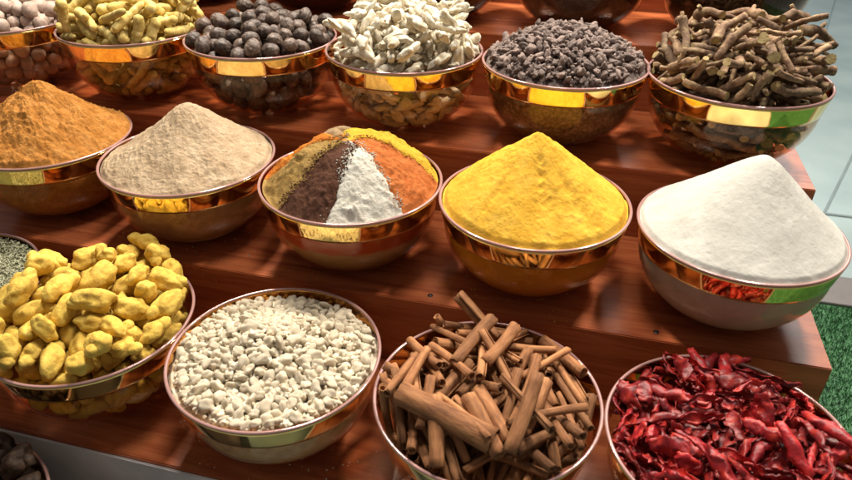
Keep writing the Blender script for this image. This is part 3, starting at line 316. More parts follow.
PILES['ginger']=[
0,-383,-1291,1738,31,-78,-77,-57,8,-125,-1299,1437,99,65,-11,45,5,210,-1182,1923,110,12,-13,60,5,903,-846,1534,96,25,-11,-79,3,422,-1215,1723,4,-42,14,119,0,1149,-661,1420,11,49,-54,-104,3,1302,-309,1634,106,-23,62,-23,0,907,-797,1914,35,17,30,117,
8,989,-585,2048,41,-20,-86,-82,6,453,-776,1748,104,64,-16,-31,4,537,-773,2139,23,-119,-32,19,6,671,-612,1707,63,77,64,46,7,-825,-1142,2054,124,-12,25,-3,8,-394,-846,2002,96,48,-48,48,3,-543,-1064,1351,5,100,-77,-11,5,481,-1174,1356,31,53,-17,-110,
5,-771,-894,1869,64,-50,93,28,1,731,-690,1338,29,-22,-121,15,3,-712,-1055,1561,14,123,-25,6,2,146,-1226,1632,59,63,56,74,6,-326,-633,1793,40,-52,-107,19,7,20,-1042,511,37,-22,-34,-115,4,323,-868,1496,48,-7,26,115,5,159,-1185,1338,26,-100,66,-33,
4,1327,144,1519,57,64,-73,-59,3,877,-821,692,108,-39,-54,6,1,-85,-952,1720,23,112,54,-7,5,369,-1092,717,91,-51,5,73,6,58,-821,1928,5,126,11,-13,6,-628,-646,2162,122,-1,-33,-8,2,858,-504,1598,18,63,17,-107,2,1094,-568,1685,52,80,77,32,
1,-1059,-560,1350,4,-106,-37,60,7,-78,-626,2099,27,32,120,-5,8,-385,-1072,1696,56,18,-63,93,1,-351,274,2284,48,28,112,-23,1,-388,-876,388,7,20,-120,37,3,319,-610,2047,31,6,-123,2,7,-698,-50,2170,29,-37,117,19,0,917,510,2118,21,77,94,32,
6,913,-412,463,64,108,-4,17,5,548,-605,372,20,26,-120,-27,7,-596,-714,672,109,0,-44,49,0,1035,-268,1897,5,-114,-55,-6,8,-60,-701,188,12,119,40,-18,0,-327,-90,2006,20,22,-80,-94,5,-901,-757,1185,24,72,-37,-95,0,307,497,2189,9,71,75,-73,
4,952,219,1929,2,0,125,20,1,1026,-419,786,91,4,14,88,0,375,-320,2208,28,-53,-30,107,2,430,-595,207,115,-42,12,29,6,-1208,235,1424,14,-60,76,-81,6,539,740,2078,48,3,34,113,8,-874,-513,1676,49,-4,12,117,8,-199,165,2080,19,-39,105,57,
2,264,-886,479,20,-30,-39,-115,4,594,100,2080,3,-123,26,21,0,410,-444,1733,117,-37,-26,-20,7,-910,-748,759,74,-14,56,86,3,1133,-309,1453,38,-80,-90,11,3,889,-314,1360,122,26,17,-15,8,828,-285,1728,27,-40,-117,-7,7,624,-249,2040,95,-46,-5,-70,
1,-926,184,2042,49,-105,-28,-44,8,-33,-1240,1031,53,-37,-109,6,1,-228,-1106,863,76,30,49,83,4,1014,250,1603,40,38,112,23,2,11,373,2152,122,-18,30,-8,8,397,-705,574,18,-71,-104,1,1,716,-534,594,97,20,-18,-77,7,201,-324,1935,30,69,-98,-30,
1,479,-412,1476,105,-2,-14,-70,6,1056,133,544,74,80,49,45,0,89,-576,1704,26,102,58,40,1,-409,-555,1581,18,-109,-14,61,1,176,-875,1196,116,9,-26,-45,2,-896,-626,480,93,-49,20,-68,4,-149,-855,1494,85,5,-1,-95,1,-81,-970,1314,80,-32,-14,92,
7,807,-977,1042,6,-58,68,90,6,-544,-1110,1015,80,88,-43,-11,7,-1188,-346,1102,15,-94,60,-59,4,790,954,2024,111,4,-61,-1,3,26,-1011,808,69,25,29,99,4,-349,-785,822,49,97,26,60,3,615,-631,766,96,4,-16,-81,4,110,-56,1680,47,38,-33,-106,
3,-76,800,2088,13,-21,-124,16,1,-630,-492,378,43,109,11,48,5,551,-937,1160,117,-3,-38,-30,1,-684,-667,1373,66,-62,-9,-89,3,-19,-122,1973,102,54,50,-20,6,428,-674,1210,85,24,-32,-85,6,1174,-77,1068,18,-11,54,-113,7,924,747,1894,31,-69,85,-55,
6,1140,262,1205,10,-20,25,-122,3,242,116,1994,98,-73,31,-14,7,87,-464,1495,24,-114,43,-28,0,221,-584,770,92,22,-13,-84,1,-493,-80,1688,84,-45,-7,-84,0,-298,-417,157,108,6,9,-66,0,-110,-684,519,110,-6,-16,61,1,547,188,1416,72,-10,3,104,
8,-516,-388,1903,47,27,-44,-106,4,-455,354,2016,27,-119,23,25,1,548,17,1693,71,-64,81,20,2,-822,-638,1906,33,24,86,84,6,591,-171,1274,13,35,-22,-119,7,109,-384,1287,42,43,12,-111,6,284,-145,1033,26,-64,103,-25,8,-1118,151,1683,9,25,-115,-46,
1,-956,-24,1390,32,-15,-19,120,8,-303,-679,1323,39,-113,-16,38,5,-28,447,1939,122,1,-7,34,2,856,-259,1172,112,12,-6,-59,6,988,-77,751,8,18,-65,108,4,-746,-331,1999,115,-15,-36,-38,3,952,530,1708,97,-43,-35,-61,7,499,-804,911,2,7,-126,-15,
2,-118,-753,698,13,-90,-89,5,3,-23,-158,1214,57,-37,-105,-21,4,746,246,329,7,-74,-88,52,7,-375,-487,345,38,30,-23,-115,8,-346,770,1990,123,-2,26,16,5,434,380,1120,28,87,83,29,3,-512,137,1818,10,6,-125,20,3,619,-217,250,72,-27,-50,-88,
5,1022,71,1387,126,11,13,5,0,233,-277,143,65,5,11,109,4,1055,505,1398,3,53,-113,-22,1,757,-48,549,8,22,-118,-42,1,669,203,1160,83,-13,82,-47,5,-1208,-14,1198,24,61,-107,18,3,903,827,1486,16,49,-94,68,0,252,-338,478,32,120,-24,-16,
5,248,953,2029,37,32,13,117,4,-882,-128,1607,23,-124,-5,-10,5,726,-459,1076,51,61,-97,-19,7,472,355,1854,22,57,-92,62,4,-513,-324,1481,25,-118,-25,29,5,325,-32,1266,79,-35,-4,93,5,543,581,1911,105,-41,4,-58,6,-224,79,1364,83,-20,-20,92,
0,-857,1025,1491,83,-16,-54,-79,3,129,658,811,47,18,41,109,1,613,211,875,11,-54,-108,-39,7,-1009,-245,676,87,-68,-51,35,2,-958,-58,422,6,114,55,1,2,489,-413,226,24,-21,-70,-101,1,653,686,350,42,-89,81,2,3,-147,-387,1676,94,-34,-59,53,
5,-1022,596,1871,36,-113,-36,-29,5,888,425,524,23,1,36,-120,1,-1148,245,1025,34,-57,88,63,8,-351,-469,614,49,1,29,114,2,-982,-85,1780,17,45,-1,-118,5,-90,106,1753,85,42,-19,-83,1,-642,-290,1296,37,74,-87,-41,2,-355,323,1647,75,14,6,102,
3,638,498,1538,111,-4,-7,61,4,-948,-497,961,16,23,66,-105,6,710,1024,1669,28,48,-31,110,
]
PILES['root']=[
8,661,-1143,1622,122,5,17,30,9,-656,-1185,1544,27,-22,-94,77,0,-1030,-911,1803,99,54,-52,-25,0,-241,-1246,1661,110,37,-50,-10,2,-65,-1254,1658,11,54,66,-94,8,-622,-659,1928,8,-1,2,-127,4,-355,-1162,2010,68,-27,12,-103,0,104,-1044,1985,6,19,-11,125,
1,-202,-1356,1521,76,-80,-36,-52,1,-1142,-777,1515,21,-52,-71,89,5,-358,-781,2167,1,-58,85,74,8,-350,-1120,735,125,-4,16,-17,7,-813,-1084,1776,34,92,-61,53,3,475,-1249,1859,69,99,41,-5,0,549,-876,1481,49,7,-16,116,1,-709,-1076,1382,125,-4,-12,-17,
4,-534,-781,545,16,0,-29,123,4,-1161,35,1764,74,17,-22,100,0,-37,-1125,1726,115,43,-20,-26,8,184,-956,2128,92,-11,-3,87,4,-370,-356,2310,111,-4,-26,56,2,-756,-867,1540,123,9,-28,14,7,406,-983,2059,60,-29,-101,40,0,84,-1138,1559,39,57,12,-106,
8,-127,-716,2177,63,-40,-12,102,3,-711,-1003,1840,117,-12,-34,-34,9,230,-1080,1521,74,43,-8,-93,4,1082,54,2122,104,62,35,14,0,-568,-760,1772,89,-26,-20,85,8,-796,-689,738,25,3,-7,124,9,943,-615,1760,8,14,-94,-83,0,1118,-589,1395,43,85,74,40,
4,-668,178,2336,55,87,-71,-22,7,697,-980,1751,106,-66,3,25,9,-1043,-195,2078,90,36,30,-76,9,421,-876,1882,16,-126,6,-4,4,-212,-918,1568,15,24,35,-119,9,144,-982,377,126,10,4,8,8,-1025,126,1508,124,-3,23,14,4,514,-889,1255,14,-15,-39,119,
9,726,-731,1655,3,12,-21,-125,5,-672,-869,1400,114,11,-46,31,2,726,-643,2010,12,28,4,-123,4,-1046,29,1876,86,22,7,91,4,-41,597,2276,40,52,101,41,5,755,101,2322,23,-22,41,116,8,-386,-638,294,125,-9,6,-18,7,-964,-737,1706,28,-26,12,121,
9,-357,-943,1812,2,68,-106,16,4,689,278,2348,38,38,-98,-61,5,902,-489,1625,42,-8,-32,115,8,951,-338,1948,68,-9,5,107,6,281,-728,2366,28,-2,-4,-124,2,358,-23,2137,10,-47,-80,-86,0,182,-906,1441,48,16,-11,116,9,11,-944,622,34,5,-21,121,
6,-5,-1129,855,123,-18,8,27,7,579,-678,2111,10,124,-23,6,5,-532,-474,1903,122,28,19,5,1,-575,-218,2172,108,-27,58,-20,1,-378,-623,1612,85,-23,67,-63,4,-1033,411,1346,38,-11,33,-116,8,408,-810,816,117,-1,15,-47,3,-1198,-394,1523,65,13,108,7,
8,551,-726,514,96,-14,23,79,9,321,-931,670,82,-18,27,92,6,-121,-680,1658,121,-5,-4,38,5,-1013,141,1349,123,25,15,-4,3,-1043,-581,1678,33,120,-23,11,4,-839,76,1754,66,2,-17,107,0,-711,395,2148,66,-19,2,107,9,344,-449,2156,91,41,-46,-64,
9,902,-116,2070,20,-3,35,120,4,86,-234,1642,16,-6,16,-125,0,744,-730,746,37,68,96,31,3,775,-362,2086,103,-47,-49,30,2,218,-328,1872,15,2,4,-126,6,-639,-115,2092,41,-20,47,-109,8,1253,-155,1074,79,41,82,39,0,-1034,-581,1390,22,-18,-26,121,
5,-153,-705,471,33,20,20,-119,9,-790,-514,1568,15,39,-97,-71,1,730,-666,1188,102,-4,-4,-76,6,822,-481,1406,121,23,28,-8,7,-1233,-202,778,52,-83,75,-30,5,220,-786,492,111,-12,-4,-60,1,-61,-629,1776,59,58,77,58,5,480,-726,1767,9,125,-18,-1,
2,828,-585,1479,67,1,29,-104,6,722,-869,1542,27,-12,18,-122,8,-608,-1,1952,97,44,20,65,8,-853,-194,539,93,10,-9,85,2,853,-506,392,91,-40,-2,79,1,-990,-438,1536,64,103,22,32,0,991,-308,721,21,-82,-93,-16,2,197,-787,719,99,-4,4,80,
8,-967,846,1915,53,20,11,-113,1,-536,-647,1460,79,10,37,-91,6,-766,192,2011,106,11,15,68,9,632,-519,1834,0,10,-124,25,6,66,-441,2279,126,-16,2,-8,3,-1021,-91,1419,6,30,103,-68,0,394,471,2163,98,59,13,-53,9,858,-540,1214,104,25,-22,-65,
2,548,-565,246,99,-26,-17,-73,6,-567,-1048,1266,109,-1,-18,-63,7,379,-1284,1233,33,-23,107,55,9,501,-558,2184,87,33,-53,-69,6,23,-820,1273,75,0,-32,-97,4,-1044,496,2059,73,53,52,72,8,401,-477,1246,76,-13,1,-101,2,-322,-894,1234,111,-18,8,-58,
0,-433,-504,2090,74,27,-19,-98,8,72,-469,142,57,-1,3,-114,7,-908,-19,1950,12,-34,-15,-121,0,156,-630,279,119,-11,19,-40,5,119,-323,1973,106,13,-1,69,4,884,-247,1419,125,-6,4,20,5,586,699,2184,60,30,52,95,5,-623,-100,323,0,-3,8,-127,
3,134,349,2214,101,39,36,55,7,-882,-416,646,2,125,19,-13,3,-226,347,2286,124,9,15,23,7,-574,-593,1615,114,-34,-40,-23,9,-491,495,2166,122,-3,6,-36,4,506,500,2044,124,0,-9,-26,2,-134,154,1861,83,-17,-16,93,2,886,-276,585,79,6,-14,98,
8,-996,407,1615,14,-16,0,-125,0,176,-534,2026,110,-6,32,-54,6,1096,146,1956,120,10,35,20,8,-327,-639,624,125,3,7,-23,7,-124,-302,2152,68,73,-35,-70,7,-941,-579,1283,3,123,25,21,5,-728,-725,1280,6,-32,117,35,2,1017,45,1575,40,-12,-28,-116,
0,-706,-769,889,23,118,41,-2,7,-98,-603,400,24,15,41,117,7,478,-573,1989,77,11,-13,-99,5,-426,-402,417,119,-11,5,42,6,973,-515,758,82,13,20,-94,7,181,-782,333,120,-22,-31,19,1,-591,715,1884,21,120,25,-24,0,-424,-303,92,119,-8,13,-41,
0,-291,-349,183,96,6,-1,-83,3,-283,-903,1374,1,-72,-103,-16,1,-60,-29,2160,35,-19,-34,116,6,378,-764,1073,83,0,-7,96,4,-115,503,2107,61,-1,23,-109,4,-374,-837,897,75,-38,22,-93,1,-282,-559,1409,35,-65,-41,95,7,842,-257,1671,5,-121,-22,31,
1,-876,-276,1379,115,-42,-2,35,1,435,-121,1007,16,26,-114,-47,6,-346,80,1887,97,10,-4,-81,3,-978,-808,1013,53,-7,30,111,1,-967,-25,1554,23,10,-15,-124,8,-223,996,2019,92,-15,-6,-86,1,834,-481,681,91,-31,44,-71,1,-853,335,286,35,-9,-113,-45,
0,-1002,-118,1311,121,-34,-10,13,2,-74,-552,1547,121,-15,1,-35,0,759,-280,454,117,-37,16,-30,6,653,-482,1312,97,-3,11,82,2,-748,326,1161,111,8,-4,-62,9,1091,264,2110,116,34,34,16,9,690,1176,2001,50,-17,82,81,1,-288,643,2012,14,31,26,120,
9,-1115,325,820,97,36,-5,74,3,-838,-305,1487,22,7,-14,124,4,1141,25,1037,97,-23,-2,79,7,528,-415,543,63,104,-36,-5,3,-378,13,1258,108,38,35,41,6,-919,862,1422,31,2,-30,-119,0,403,-318,330,21,122,27,-13,2,294,524,1688,50,-25,-1,114,
1,475,-576,710,6,54,109,35,4,-720,-3,456,124,2,-2,-26,0,-613,205,1826,117,-43,22,15,7,1322,407,1607,63,-40,-68,77,4,-835,-197,727,21,-5,0,125,5,978,136,1791,124,17,18,8,7,573,-683,1113,94,-6,2,-85,2,416,-250,680,73,0,18,-102,
6,1003,226,389,74,39,-3,-96,5,-499,-384,530,109,3,5,-65,0,121,-340,1006,4,5,4,127,6,1010,35,1851,91,-9,41,-78,3,7,-339,1768,22,17,50,113,0,-750,452,1850,112,-24,-5,-56,2,807,682,1771,74,10,0,-103,6,130,613,1712,83,-2,-10,-95,
2,817,264,843,119,-15,-2,42,0,-114,-148,2015,121,-5,-7,36,4,-408,-26,623,5,-31,9,-123,0,234,245,2082,9,13,1,126,4,257,-540,1452,118,-38,-4,-27,8,-375,412,246,103,7,23,71,0,85,-459,547,120,36,8,-17,0,-442,188,575,105,-41,35,47,
3,915,751,1899,31,-71,-91,43,0,708,106,1753,8,-19,-1,-125,5,-969,-173,1228,36,0,-23,-120,5,-155,-586,1289,38,-10,-2,-121,1,-108,-752,1430,87,-30,23,-85,3,-496,355,2137,10,56,108,-35,9,-333,194,1601,115,-15,6,50,5,-714,-455,1093,3,-5,-44,-119,
9,-43,-244,1431,114,56,-4,-1,6,173,256,1265,119,11,14,-41,0,49,-145,1192,120,-11,20,-35,1,918,-194,1217,94,74,-34,-27,0,73,155,1453,44,-18,46,-108,5,201,-120,1418,6,12,15,-125,2,-11,111,1871,23,76,89,45,7,-396,537,1993,120,-1,11,-39,
9,-689,592,1651,38,5,70,98,0,824,744,1992,88,2,-12,91,2,50,1117,1914,117,14,-30,-38,9,311,-1159,1200,112,59,-2,-2,5,123,95,437,49,0,21,115,9,1149,445,1421,112,2,30,-52,3,245,1283,2098,101,-74,11,18,1,849,335,1798,18,123,6,-26,
1,-40,1016,1856,51,1,90,74,9,-135,429,1691,100,65,-9,-43,1,261,760,1837,64,-41,-41,93,5,-915,386,465,29,40,-117,-8,2,-517,314,161,97,-18,34,-73,7,647,946,1806,45,-79,-78,42,0,-463,-783,1106,122,-14,7,-30,9,-977,364,1152,116,14,0,-50,
3,933,-585,1122,123,16,-24,-9,0,-1082,-84,1111,80,0,5,99,0,-749,915,1832,123,0,-22,21,
]
PILES['palenut']=[
2,978,-404,1693,70,-21,-88,56,2,397,-1216,1564,79,81,-56,-9,2,1243,354,1669,35,-53,109,-10,0,654,-911,1461,85,31,-74,50,2,1300,116,1426,50,-39,103,39,0,1192,-79,1616,62,0,108,26,4,-29,-1206,1522,61,-72,-55,-65,0,-242,-1291,1647,7,110,-61,-13,
2,-446,-1223,1440,37,-37,-58,-100,0,422,-415,1709,82,-68,-12,-68,4,1236,-497,1440,110,-7,59,21,4,644,-584,1460,27,91,-82,-18,4,696,-424,1656,20,-80,50,-83,2,768,99,1631,12,-63,88,-66,1,845,-438,1438,34,72,91,-40,0,338,-633,1554,99,36,-70,-10,
3,375,-928,1411,75,84,-3,-59,2,1133,647,1510,15,101,-11,-74,1,64,-562,1578,119,-25,38,7,0,-218,-628,1545,15,-17,-125,3,2,-378,-1451,2122,36,-116,23,-30,3,502,-1419,2099,2,-21,111,-58,2,-1524,268,2118,107,34,11,59,2,492,-836,463,85,-12,17,92,
2,432,160,1769,21,-3,90,87,0,1033,-591,797,44,69,-72,-65,1,-806,-518,1641,28,-115,-14,-44,0,842,-760,665,61,-71,37,78,1,1093,-274,621,60,-22,-37,-104,2,-634,-563,1412,8,64,89,-64,4,682,-963,761,71,70,0,79,3,-356,1440,2101,10,-4,-4,-126,
0,1088,-288,1435,46,-93,-67,-31,0,951,-511,555,96,-61,-39,41,0,146,-321,1655,89,-64,51,39,4,446,-1050,675,69,-60,-64,60,2,-1226,446,1850,87,53,47,60,4,162,-1167,712,6,-118,-38,25,4,1188,37,739,47,-78,-64,-61,1,-95,-1216,834,38,-106,-22,55,
2,-1040,217,1735,12,22,-88,-88,4,1134,1011,2084,43,109,-42,-23,2,-776,-1037,1457,13,0,114,55,3,712,-640,412,105,-56,-14,-43,3,236,-994,497,73,79,-32,60,0,-1092,-580,1607,94,-51,-51,45,2,1042,-571,1254,87,-90,9,19,2,993,-5,484,62,16,109,15,
2,-157,-1058,585,7,-5,16,126,2,686,-336,290,54,86,-51,-56,1,344,-1160,888,89,-51,-18,73,3,-216,420,1684,99,45,-42,50,3,264,999,1568,97,-79,7,21,2,1126,325,865,79,-96,18,17,0,130,-1258,1284,78,33,-20,92,2,-169,-322,1563,82,-71,-25,-60,
4,936,-267,402,97,33,-75,-5,3,-221,-843,329,45,116,-11,23,2,964,428,560,32,39,116,-8,2,878,-834,987,4,59,34,107,0,-173,-1271,1274,26,-16,111,-53,0,441,-599,242,12,15,103,-71,2,771,460,1488,104,-41,60,9,1,362,-127,1642,100,0,-29,73,
0,-474,-342,1528,83,-58,60,-48,0,747,-713,1261,65,-16,28,104,0,501,473,1659,23,41,-19,-116,3,917,26,1366,26,84,-56,-73,1,254,-790,307,78,63,38,69,4,-804,-296,1495,17,29,-122,2,1,1010,-122,808,56,-59,55,81,4,-340,-1164,798,63,-36,59,86,
0,-967,432,1548,15,-56,80,80,3,-997,873,1600,51,-36,103,-40,2,408,-1190,1233,74,-29,-54,-83,4,-623,-106,1584,50,-37,-8,-110,0,735,-31,232,29,22,114,-43,2,-174,22,1637,125,-18,-9,7,0,1225,-145,988,36,43,-113,17,2,234,1287,1507,90,86,-2,-24,
2,799,238,343,66,76,2,-77,3,-1156,619,1613,11,34,28,-119,2,-508,531,1628,14,113,-40,-38,4,52,-194,1439,63,3,-48,99,0,576,-1048,999,66,65,24,-84,2,-455,-896,500,34,-69,-28,97,4,1041,-335,944,113,-38,36,-23,4,983,-850,1267,68,-56,59,70,
0,677,-399,1232,91,54,50,49,3,17,-702,226,21,90,73,-48,2,698,565,396,56,92,-2,-67,4,1126,-135,1238,1,-15,-85,93,0,1007,217,1188,10,47,-5,-118,0,-601,-1048,896,83,-15,15,-94,2,160,75,1585,11,103,-51,-54,2,794,759,652,77,-19,-26,96,
1,886,928,1213,21,-65,-106,10,2,95,-781,1397,37,-24,36,-114,1,479,-162,144,110,-60,-18,13,2,531,-266,1460,18,-52,110,30,4,161,-1046,1484,68,-14,106,-5,4,-679,-910,683,13,-115,-53,-1,1,833,-187,1506,0,37,119,-23,4,-599,175,1533,112,20,5,56,
3,-926,-512,1377,47,76,90,2,1,472,-853,861,114,37,36,23,2,809,990,1480,46,85,71,41,4,-284,-1000,1318,45,53,103,-24,4,1056,373,1436,16,117,6,45,0,857,442,1172,77,85,-17,52,4,-368,-623,221,39,108,-37,-39,4,819,-184,613,36,99,29,65,
3,-216,-748,1296,71,104,15,-10,2,64,-967,886,31,18,112,47,0,465,-596,644,46,-102,-55,24,3,-806,-702,545,83,1,43,86,2,-703,970,1555,102,35,-61,-30,3,595,-348,574,30,112,-47,21,3,199,-204,194,82,3,82,-53,4,51,-851,608,76,-27,9,98,
4,595,-400,848,82,20,-61,-73,4,-1002,124,1476,18,-30,-39,116,2,561,991,750,27,-67,100,-30,4,251,-765,777,30,85,89,-9,0,-1051,-784,1397,26,-62,2,108,4,957,132,731,111,12,25,55,2,476,845,1373,1,59,-7,112,0,-629,-630,337,123,14,-10,-28,
3,546,387,209,104,-62,14,-34,0,-992,-163,1649,5,-110,60,-22,1,905,692,1351,70,-59,-83,27,3,1187,426,1191,7,106,-23,-66,1,189,-479,1346,2,-92,-31,-81,2,-75,279,1454,80,56,55,59,1,-579,136,1237,86,-30,76,45,2,650,644,1201,41,-97,-70,14,
2,826,-501,1007,103,14,-44,-59,1,457,123,139,66,33,36,97,2,126,-433,361,87,53,31,-70,1,-126,1232,1492,65,-87,60,-26,2,-137,714,1616,31,34,111,42,4,672,-660,829,13,-61,-19,109,0,401,-345,338,66,51,95,-4,2,-245,976,1439,98,52,17,-59,
4,-503,-626,568,0,-123,31,-5,2,403,-676,1273,21,1,115,-50,4,288,-126,1364,47,-112,36,12,
]
# ---------------- materials ----------------
def mat(name):
    m=bpy.data.materials.new(name); m.use_nodes=True; nt=m.node_tree; return m,nt,nt.nodes,nt.links,nt.nodes['Principled BSDF']
def ramp(nd,stops):
    r=nd.new('ShaderNodeValToRGB'); cr=r.color_ramp
    while len(cr.elements)<len(stops): cr.elements.new(.5)
    for e,(p,c) in zip(cr.elements,stops): e.position=p; e.color=(*c,1)
    return r
def tex(nd,lk,scale,detail=5,rough=.6,coord='Object',stretch=None,dist=0):
    tc=nd.new('ShaderNodeTexCoord'); mp=nd.new('ShaderNodeMapping'); lk.new(tc.outputs[coord],mp.inputs[0])
    if stretch: mp.inputs['Scale'].default_value=stretch
    n=nd.new('ShaderNodeTexNoise'); n.inputs['Scale'].default_value=scale; n.inputs['Detail'].default_value=detail; n.inputs['Roughness'].default_value=rough; n.inputs['Distortion'].default_value=dist
    lk.new(mp.outputs[0],n.inputs[0]); return n
def bump(nd,lk,src,dist,strength,p,chain=None):
    b=nd.new('ShaderNodeBump'); b.inputs['Distance'].default_value=dist; b.inputs['Strength'].default_value=strength
    lk.new(src,b.inputs['Height']); 
    if chain: lk.new(chain.outputs[0],b.inputs['Normal'])
    lk.new(b.outputs[0],p.inputs['Normal']); return b
def m_item(name,cols,scale=60,rough=.75,bs=220,bd=.0012,stretch=None,spec=.3,rnd=.25,sss=0,coat=0):
    """mottled natural material; per-object brightness varies"""
    m,nt,nd,lk,p=mat(name)
    n=tex(nd,lk,scale,6,.65,stretch=stretch); k=len(cols)
    r=ramp(nd,[(.3+.4*i/(k-1),c) for i,c in enumerate(cols)]); lk.new(n.outputs[0],r.inputs[0])
    oi=nd.new('ShaderNodeObjectInfo'); h=nd.new('ShaderNodeHueSaturation'); mr=nd.new('ShaderNodeMapRange'); mr.inputs[3].default_value=1-rnd; mr.inputs[4].default_value=1+rnd
    lk.new(oi.outputs['Random'],mr.inputs[0]); lk.new(mr.outputs[0],h.inputs['Value']); lk.new(r.outputs[0],h.inputs['Color']); lk.new(h.outputs[0],p.inputs['Base Color'])
    p.inputs['Roughness'].default_value=rough; p.inputs['Specular IOR Level'].default_value=spec
    b=tex(nd,lk,bs,5,.6,stretch=stretch); bump(nd,lk,b.outputs[0],bd,.8,p)
    if sss: p.inputs['Subsurface Weight'].default_value=sss; p.inputs['Subsurface Radius'].default_value=(1,.8,.6); p.inputs['Subsurface Scale'].default_value=.004
    if coat: p.inputs['Coat Weight'].default_value=coat; p.inputs['Coat Roughness'].default_value=.25
    return m
def m_powder(name,cols,scale=45,bd=.0016):
    m,nt,nd,lk,p=mat(name)
    n=tex(nd,lk,scale,8,.7); k=len(cols); r=ramp(nd,[(.32+.36*i/(k-1),c) for i,c in enumerate(cols)]); lk.new(n.outputs[0],r.inputs[0]); lk.new(r.outputs[0],p.inputs['Base Color'])
    p.inputs['Roughness'].default_value=1; p.inputs['Specular IOR Level'].default_value=.05
    z_=tex(nd,lk,75,8,.75,dist=.3); b0=bump(nd,lk,z_.outputs[0],bd*3.6,.9,p); a=tex(nd,lk,300,6,.7); b1=bump(nd,lk,a.outputs[0],bd*1.8,.8,p,b0); c=tex(nd,lk,900,3,.6); bump(nd,lk,c.outputs[0],bd*.5,.7,p,b1)
    return m
def m_wood():
    m,nt,nd,lk,p=mat('varnished_red_wood')
    n=tex(nd,lk,3.2,8,.6,stretch=(1.2,16,16),dist=.5); r=ramp(nd,[(.3,(.25,.056,.022)),(.45,(.35,.088,.033)),(.58,(.46,.135,.050)),(.72,(.30,.072,.028))]); lk.new(n.outputs[0],r.inputs[0])
    f=tex(nd,lk,30,4,.7,stretch=(1,40,40)); mx=nd.new('ShaderNodeMix'); mx.data_type='RGBA'; mx.blend_type='MULTIPLY'; mx.inputs[0].default_value=.55
    lk.new(r.outputs[0],mx.inputs[6]); r2=ramp(nd,[(.35,(.76,.72,.70)),(.6,(1,1,1))]); lk.new(f.outputs[0],r2.inputs[0]); lk.new(r2.outputs[0],mx.inputs[7]); lk.new(mx.outputs[2],p.inputs['Base Color'])
    g=tex(nd,lk,9,5,.6); mr=nd.new('ShaderNodeMapRange'); mr.inputs[3].default_value=.16; mr.inputs[4].default_value=.34; lk.new(g.outputs[0],mr.inputs[0]); lk.new(mr.outputs[0],p.inputs['Roughness'])
    p.inputs['Specular IOR Level'].default_value=.55; bump(nd,lk,f.outputs[0],.0004,.3,p); return m
def m_glass(name,tint,rough=.04):
    m=bpy.data.materials.new(name); m.use_nodes=True; nt=m.node_tree; nd=nt.nodes; lk=nt.links; nd.remove(nd['Principled BSDF']); out=nd['Material Output']
    t=nd.new('ShaderNodeBsdfTransparent'); t.inputs[0].default_value=(*tint,1); g=nd.new('ShaderNodeBsdfGlossy'); g.inputs['Roughness'].default_value=rough; g.inputs[0].default_value=(1,.93,.88,1)
    ge=nd.new('ShaderNodeNewGeometry'); mr=nd.new('ShaderNodeMapRange'); mr.inputs[3].default_value=1.36; mr.inputs[4].default_value=1/1.36; lk.new(ge.outputs['Backfacing'],mr.inputs[0])
    fr=nd.new('ShaderNodeFresnel'); lk.new(mr.outputs[0],fr.inputs[0]); mx=nd.new('ShaderNodeMixShader'); lk.new(fr.outputs[0],mx.inputs[0]); lk.new(t.outputs[0],mx.inputs[1]); lk.new(g.outputs[0],mx.inputs[2]); lk.new(mx.outputs[0],out.inputs[0])
    return m
def m_gold():
    m,nt,nd,lk,p=mat('polished_gold'); p.inputs['Metallic'].default_value=1; p.inputs['Roughness'].default_value=.07
    n=tex(nd,lk,14,3,.5); r=ramp(nd,[(.35,(.98,.68,.22)),(.65,(1.0,.77,.30))]); lk.new(n.outputs[0],r.inputs[0]); lk.new(r.outputs[0],p.inputs['Base Color'])
    b=tex(nd,lk,22,3,.5); bump(nd,lk,b.outputs[0],.0015,.25,p); return m
def m_plain(name,col,rough=.5,metal=0,vary=.15,scale=12):
    m,nt,nd,lk,p=mat(name); n=tex(nd,lk,scale,6,.6); r=ramp(nd,[(.3,tuple(c*(1-vary) for c in col)),(.7,tuple(min(1,c*(1+vary)) for c in col))]); lk.new(n.outputs[0],r.inputs[0]); lk.new(r.outputs[0],p.inputs['Base Color'])
    p.inputs['Roughness'].default_value=rough; p.inputs['Metallic'].default_value=metal; bump(nd,lk,n.outputs[0],.0005,.3,p); return m
WOOD=m_wood(); GLASS=m_glass('tinted_glass',(.93,.83,.73)); RIM=m_plain('rose_glass_lip',(.42,.24,.22),.12,.3); GOLD=m_gold()

def tag(o,label,cat,group=None,kind=None):
    if label: o['label']=label
    if cat: o['category']=cat
    if group: o['group']=group
    if kind: o['kind']=kind
    return o
# ---------------- setting ----------------
HS=.13462; EDGE=[-.3021,-.0090,.2820,.5679,.855,1.14]; XE=.3854; XL=-2.4; FL=-.30
def box(name,x0,x1,y0,y1,z0,z1,m,parent=None,bev=.0015):
    bm=bmesh.new(); bmesh.ops.create_cube(bm,size=1)
    for v in bm.verts: v.co=Vector((x0+(v.co.x+.5)*(x1-x0),y0+(v.co.y+.5)*(y1-y0),z0+(v.co.z+.5)*(z1-z0)))
    if bev: bmesh.ops.bevel(bm,geom=bm.edges[:],offset=bev,segments=2,affect='EDGES')
    me=bpy.data.meshes.new(name); bm.to_mesh(me); bm.free(); me.materials.append(m)
    o=bpy.data.objects.new(name,me); sc.collection.objects.link(o)
    if parent: o.parent=parent
    return o
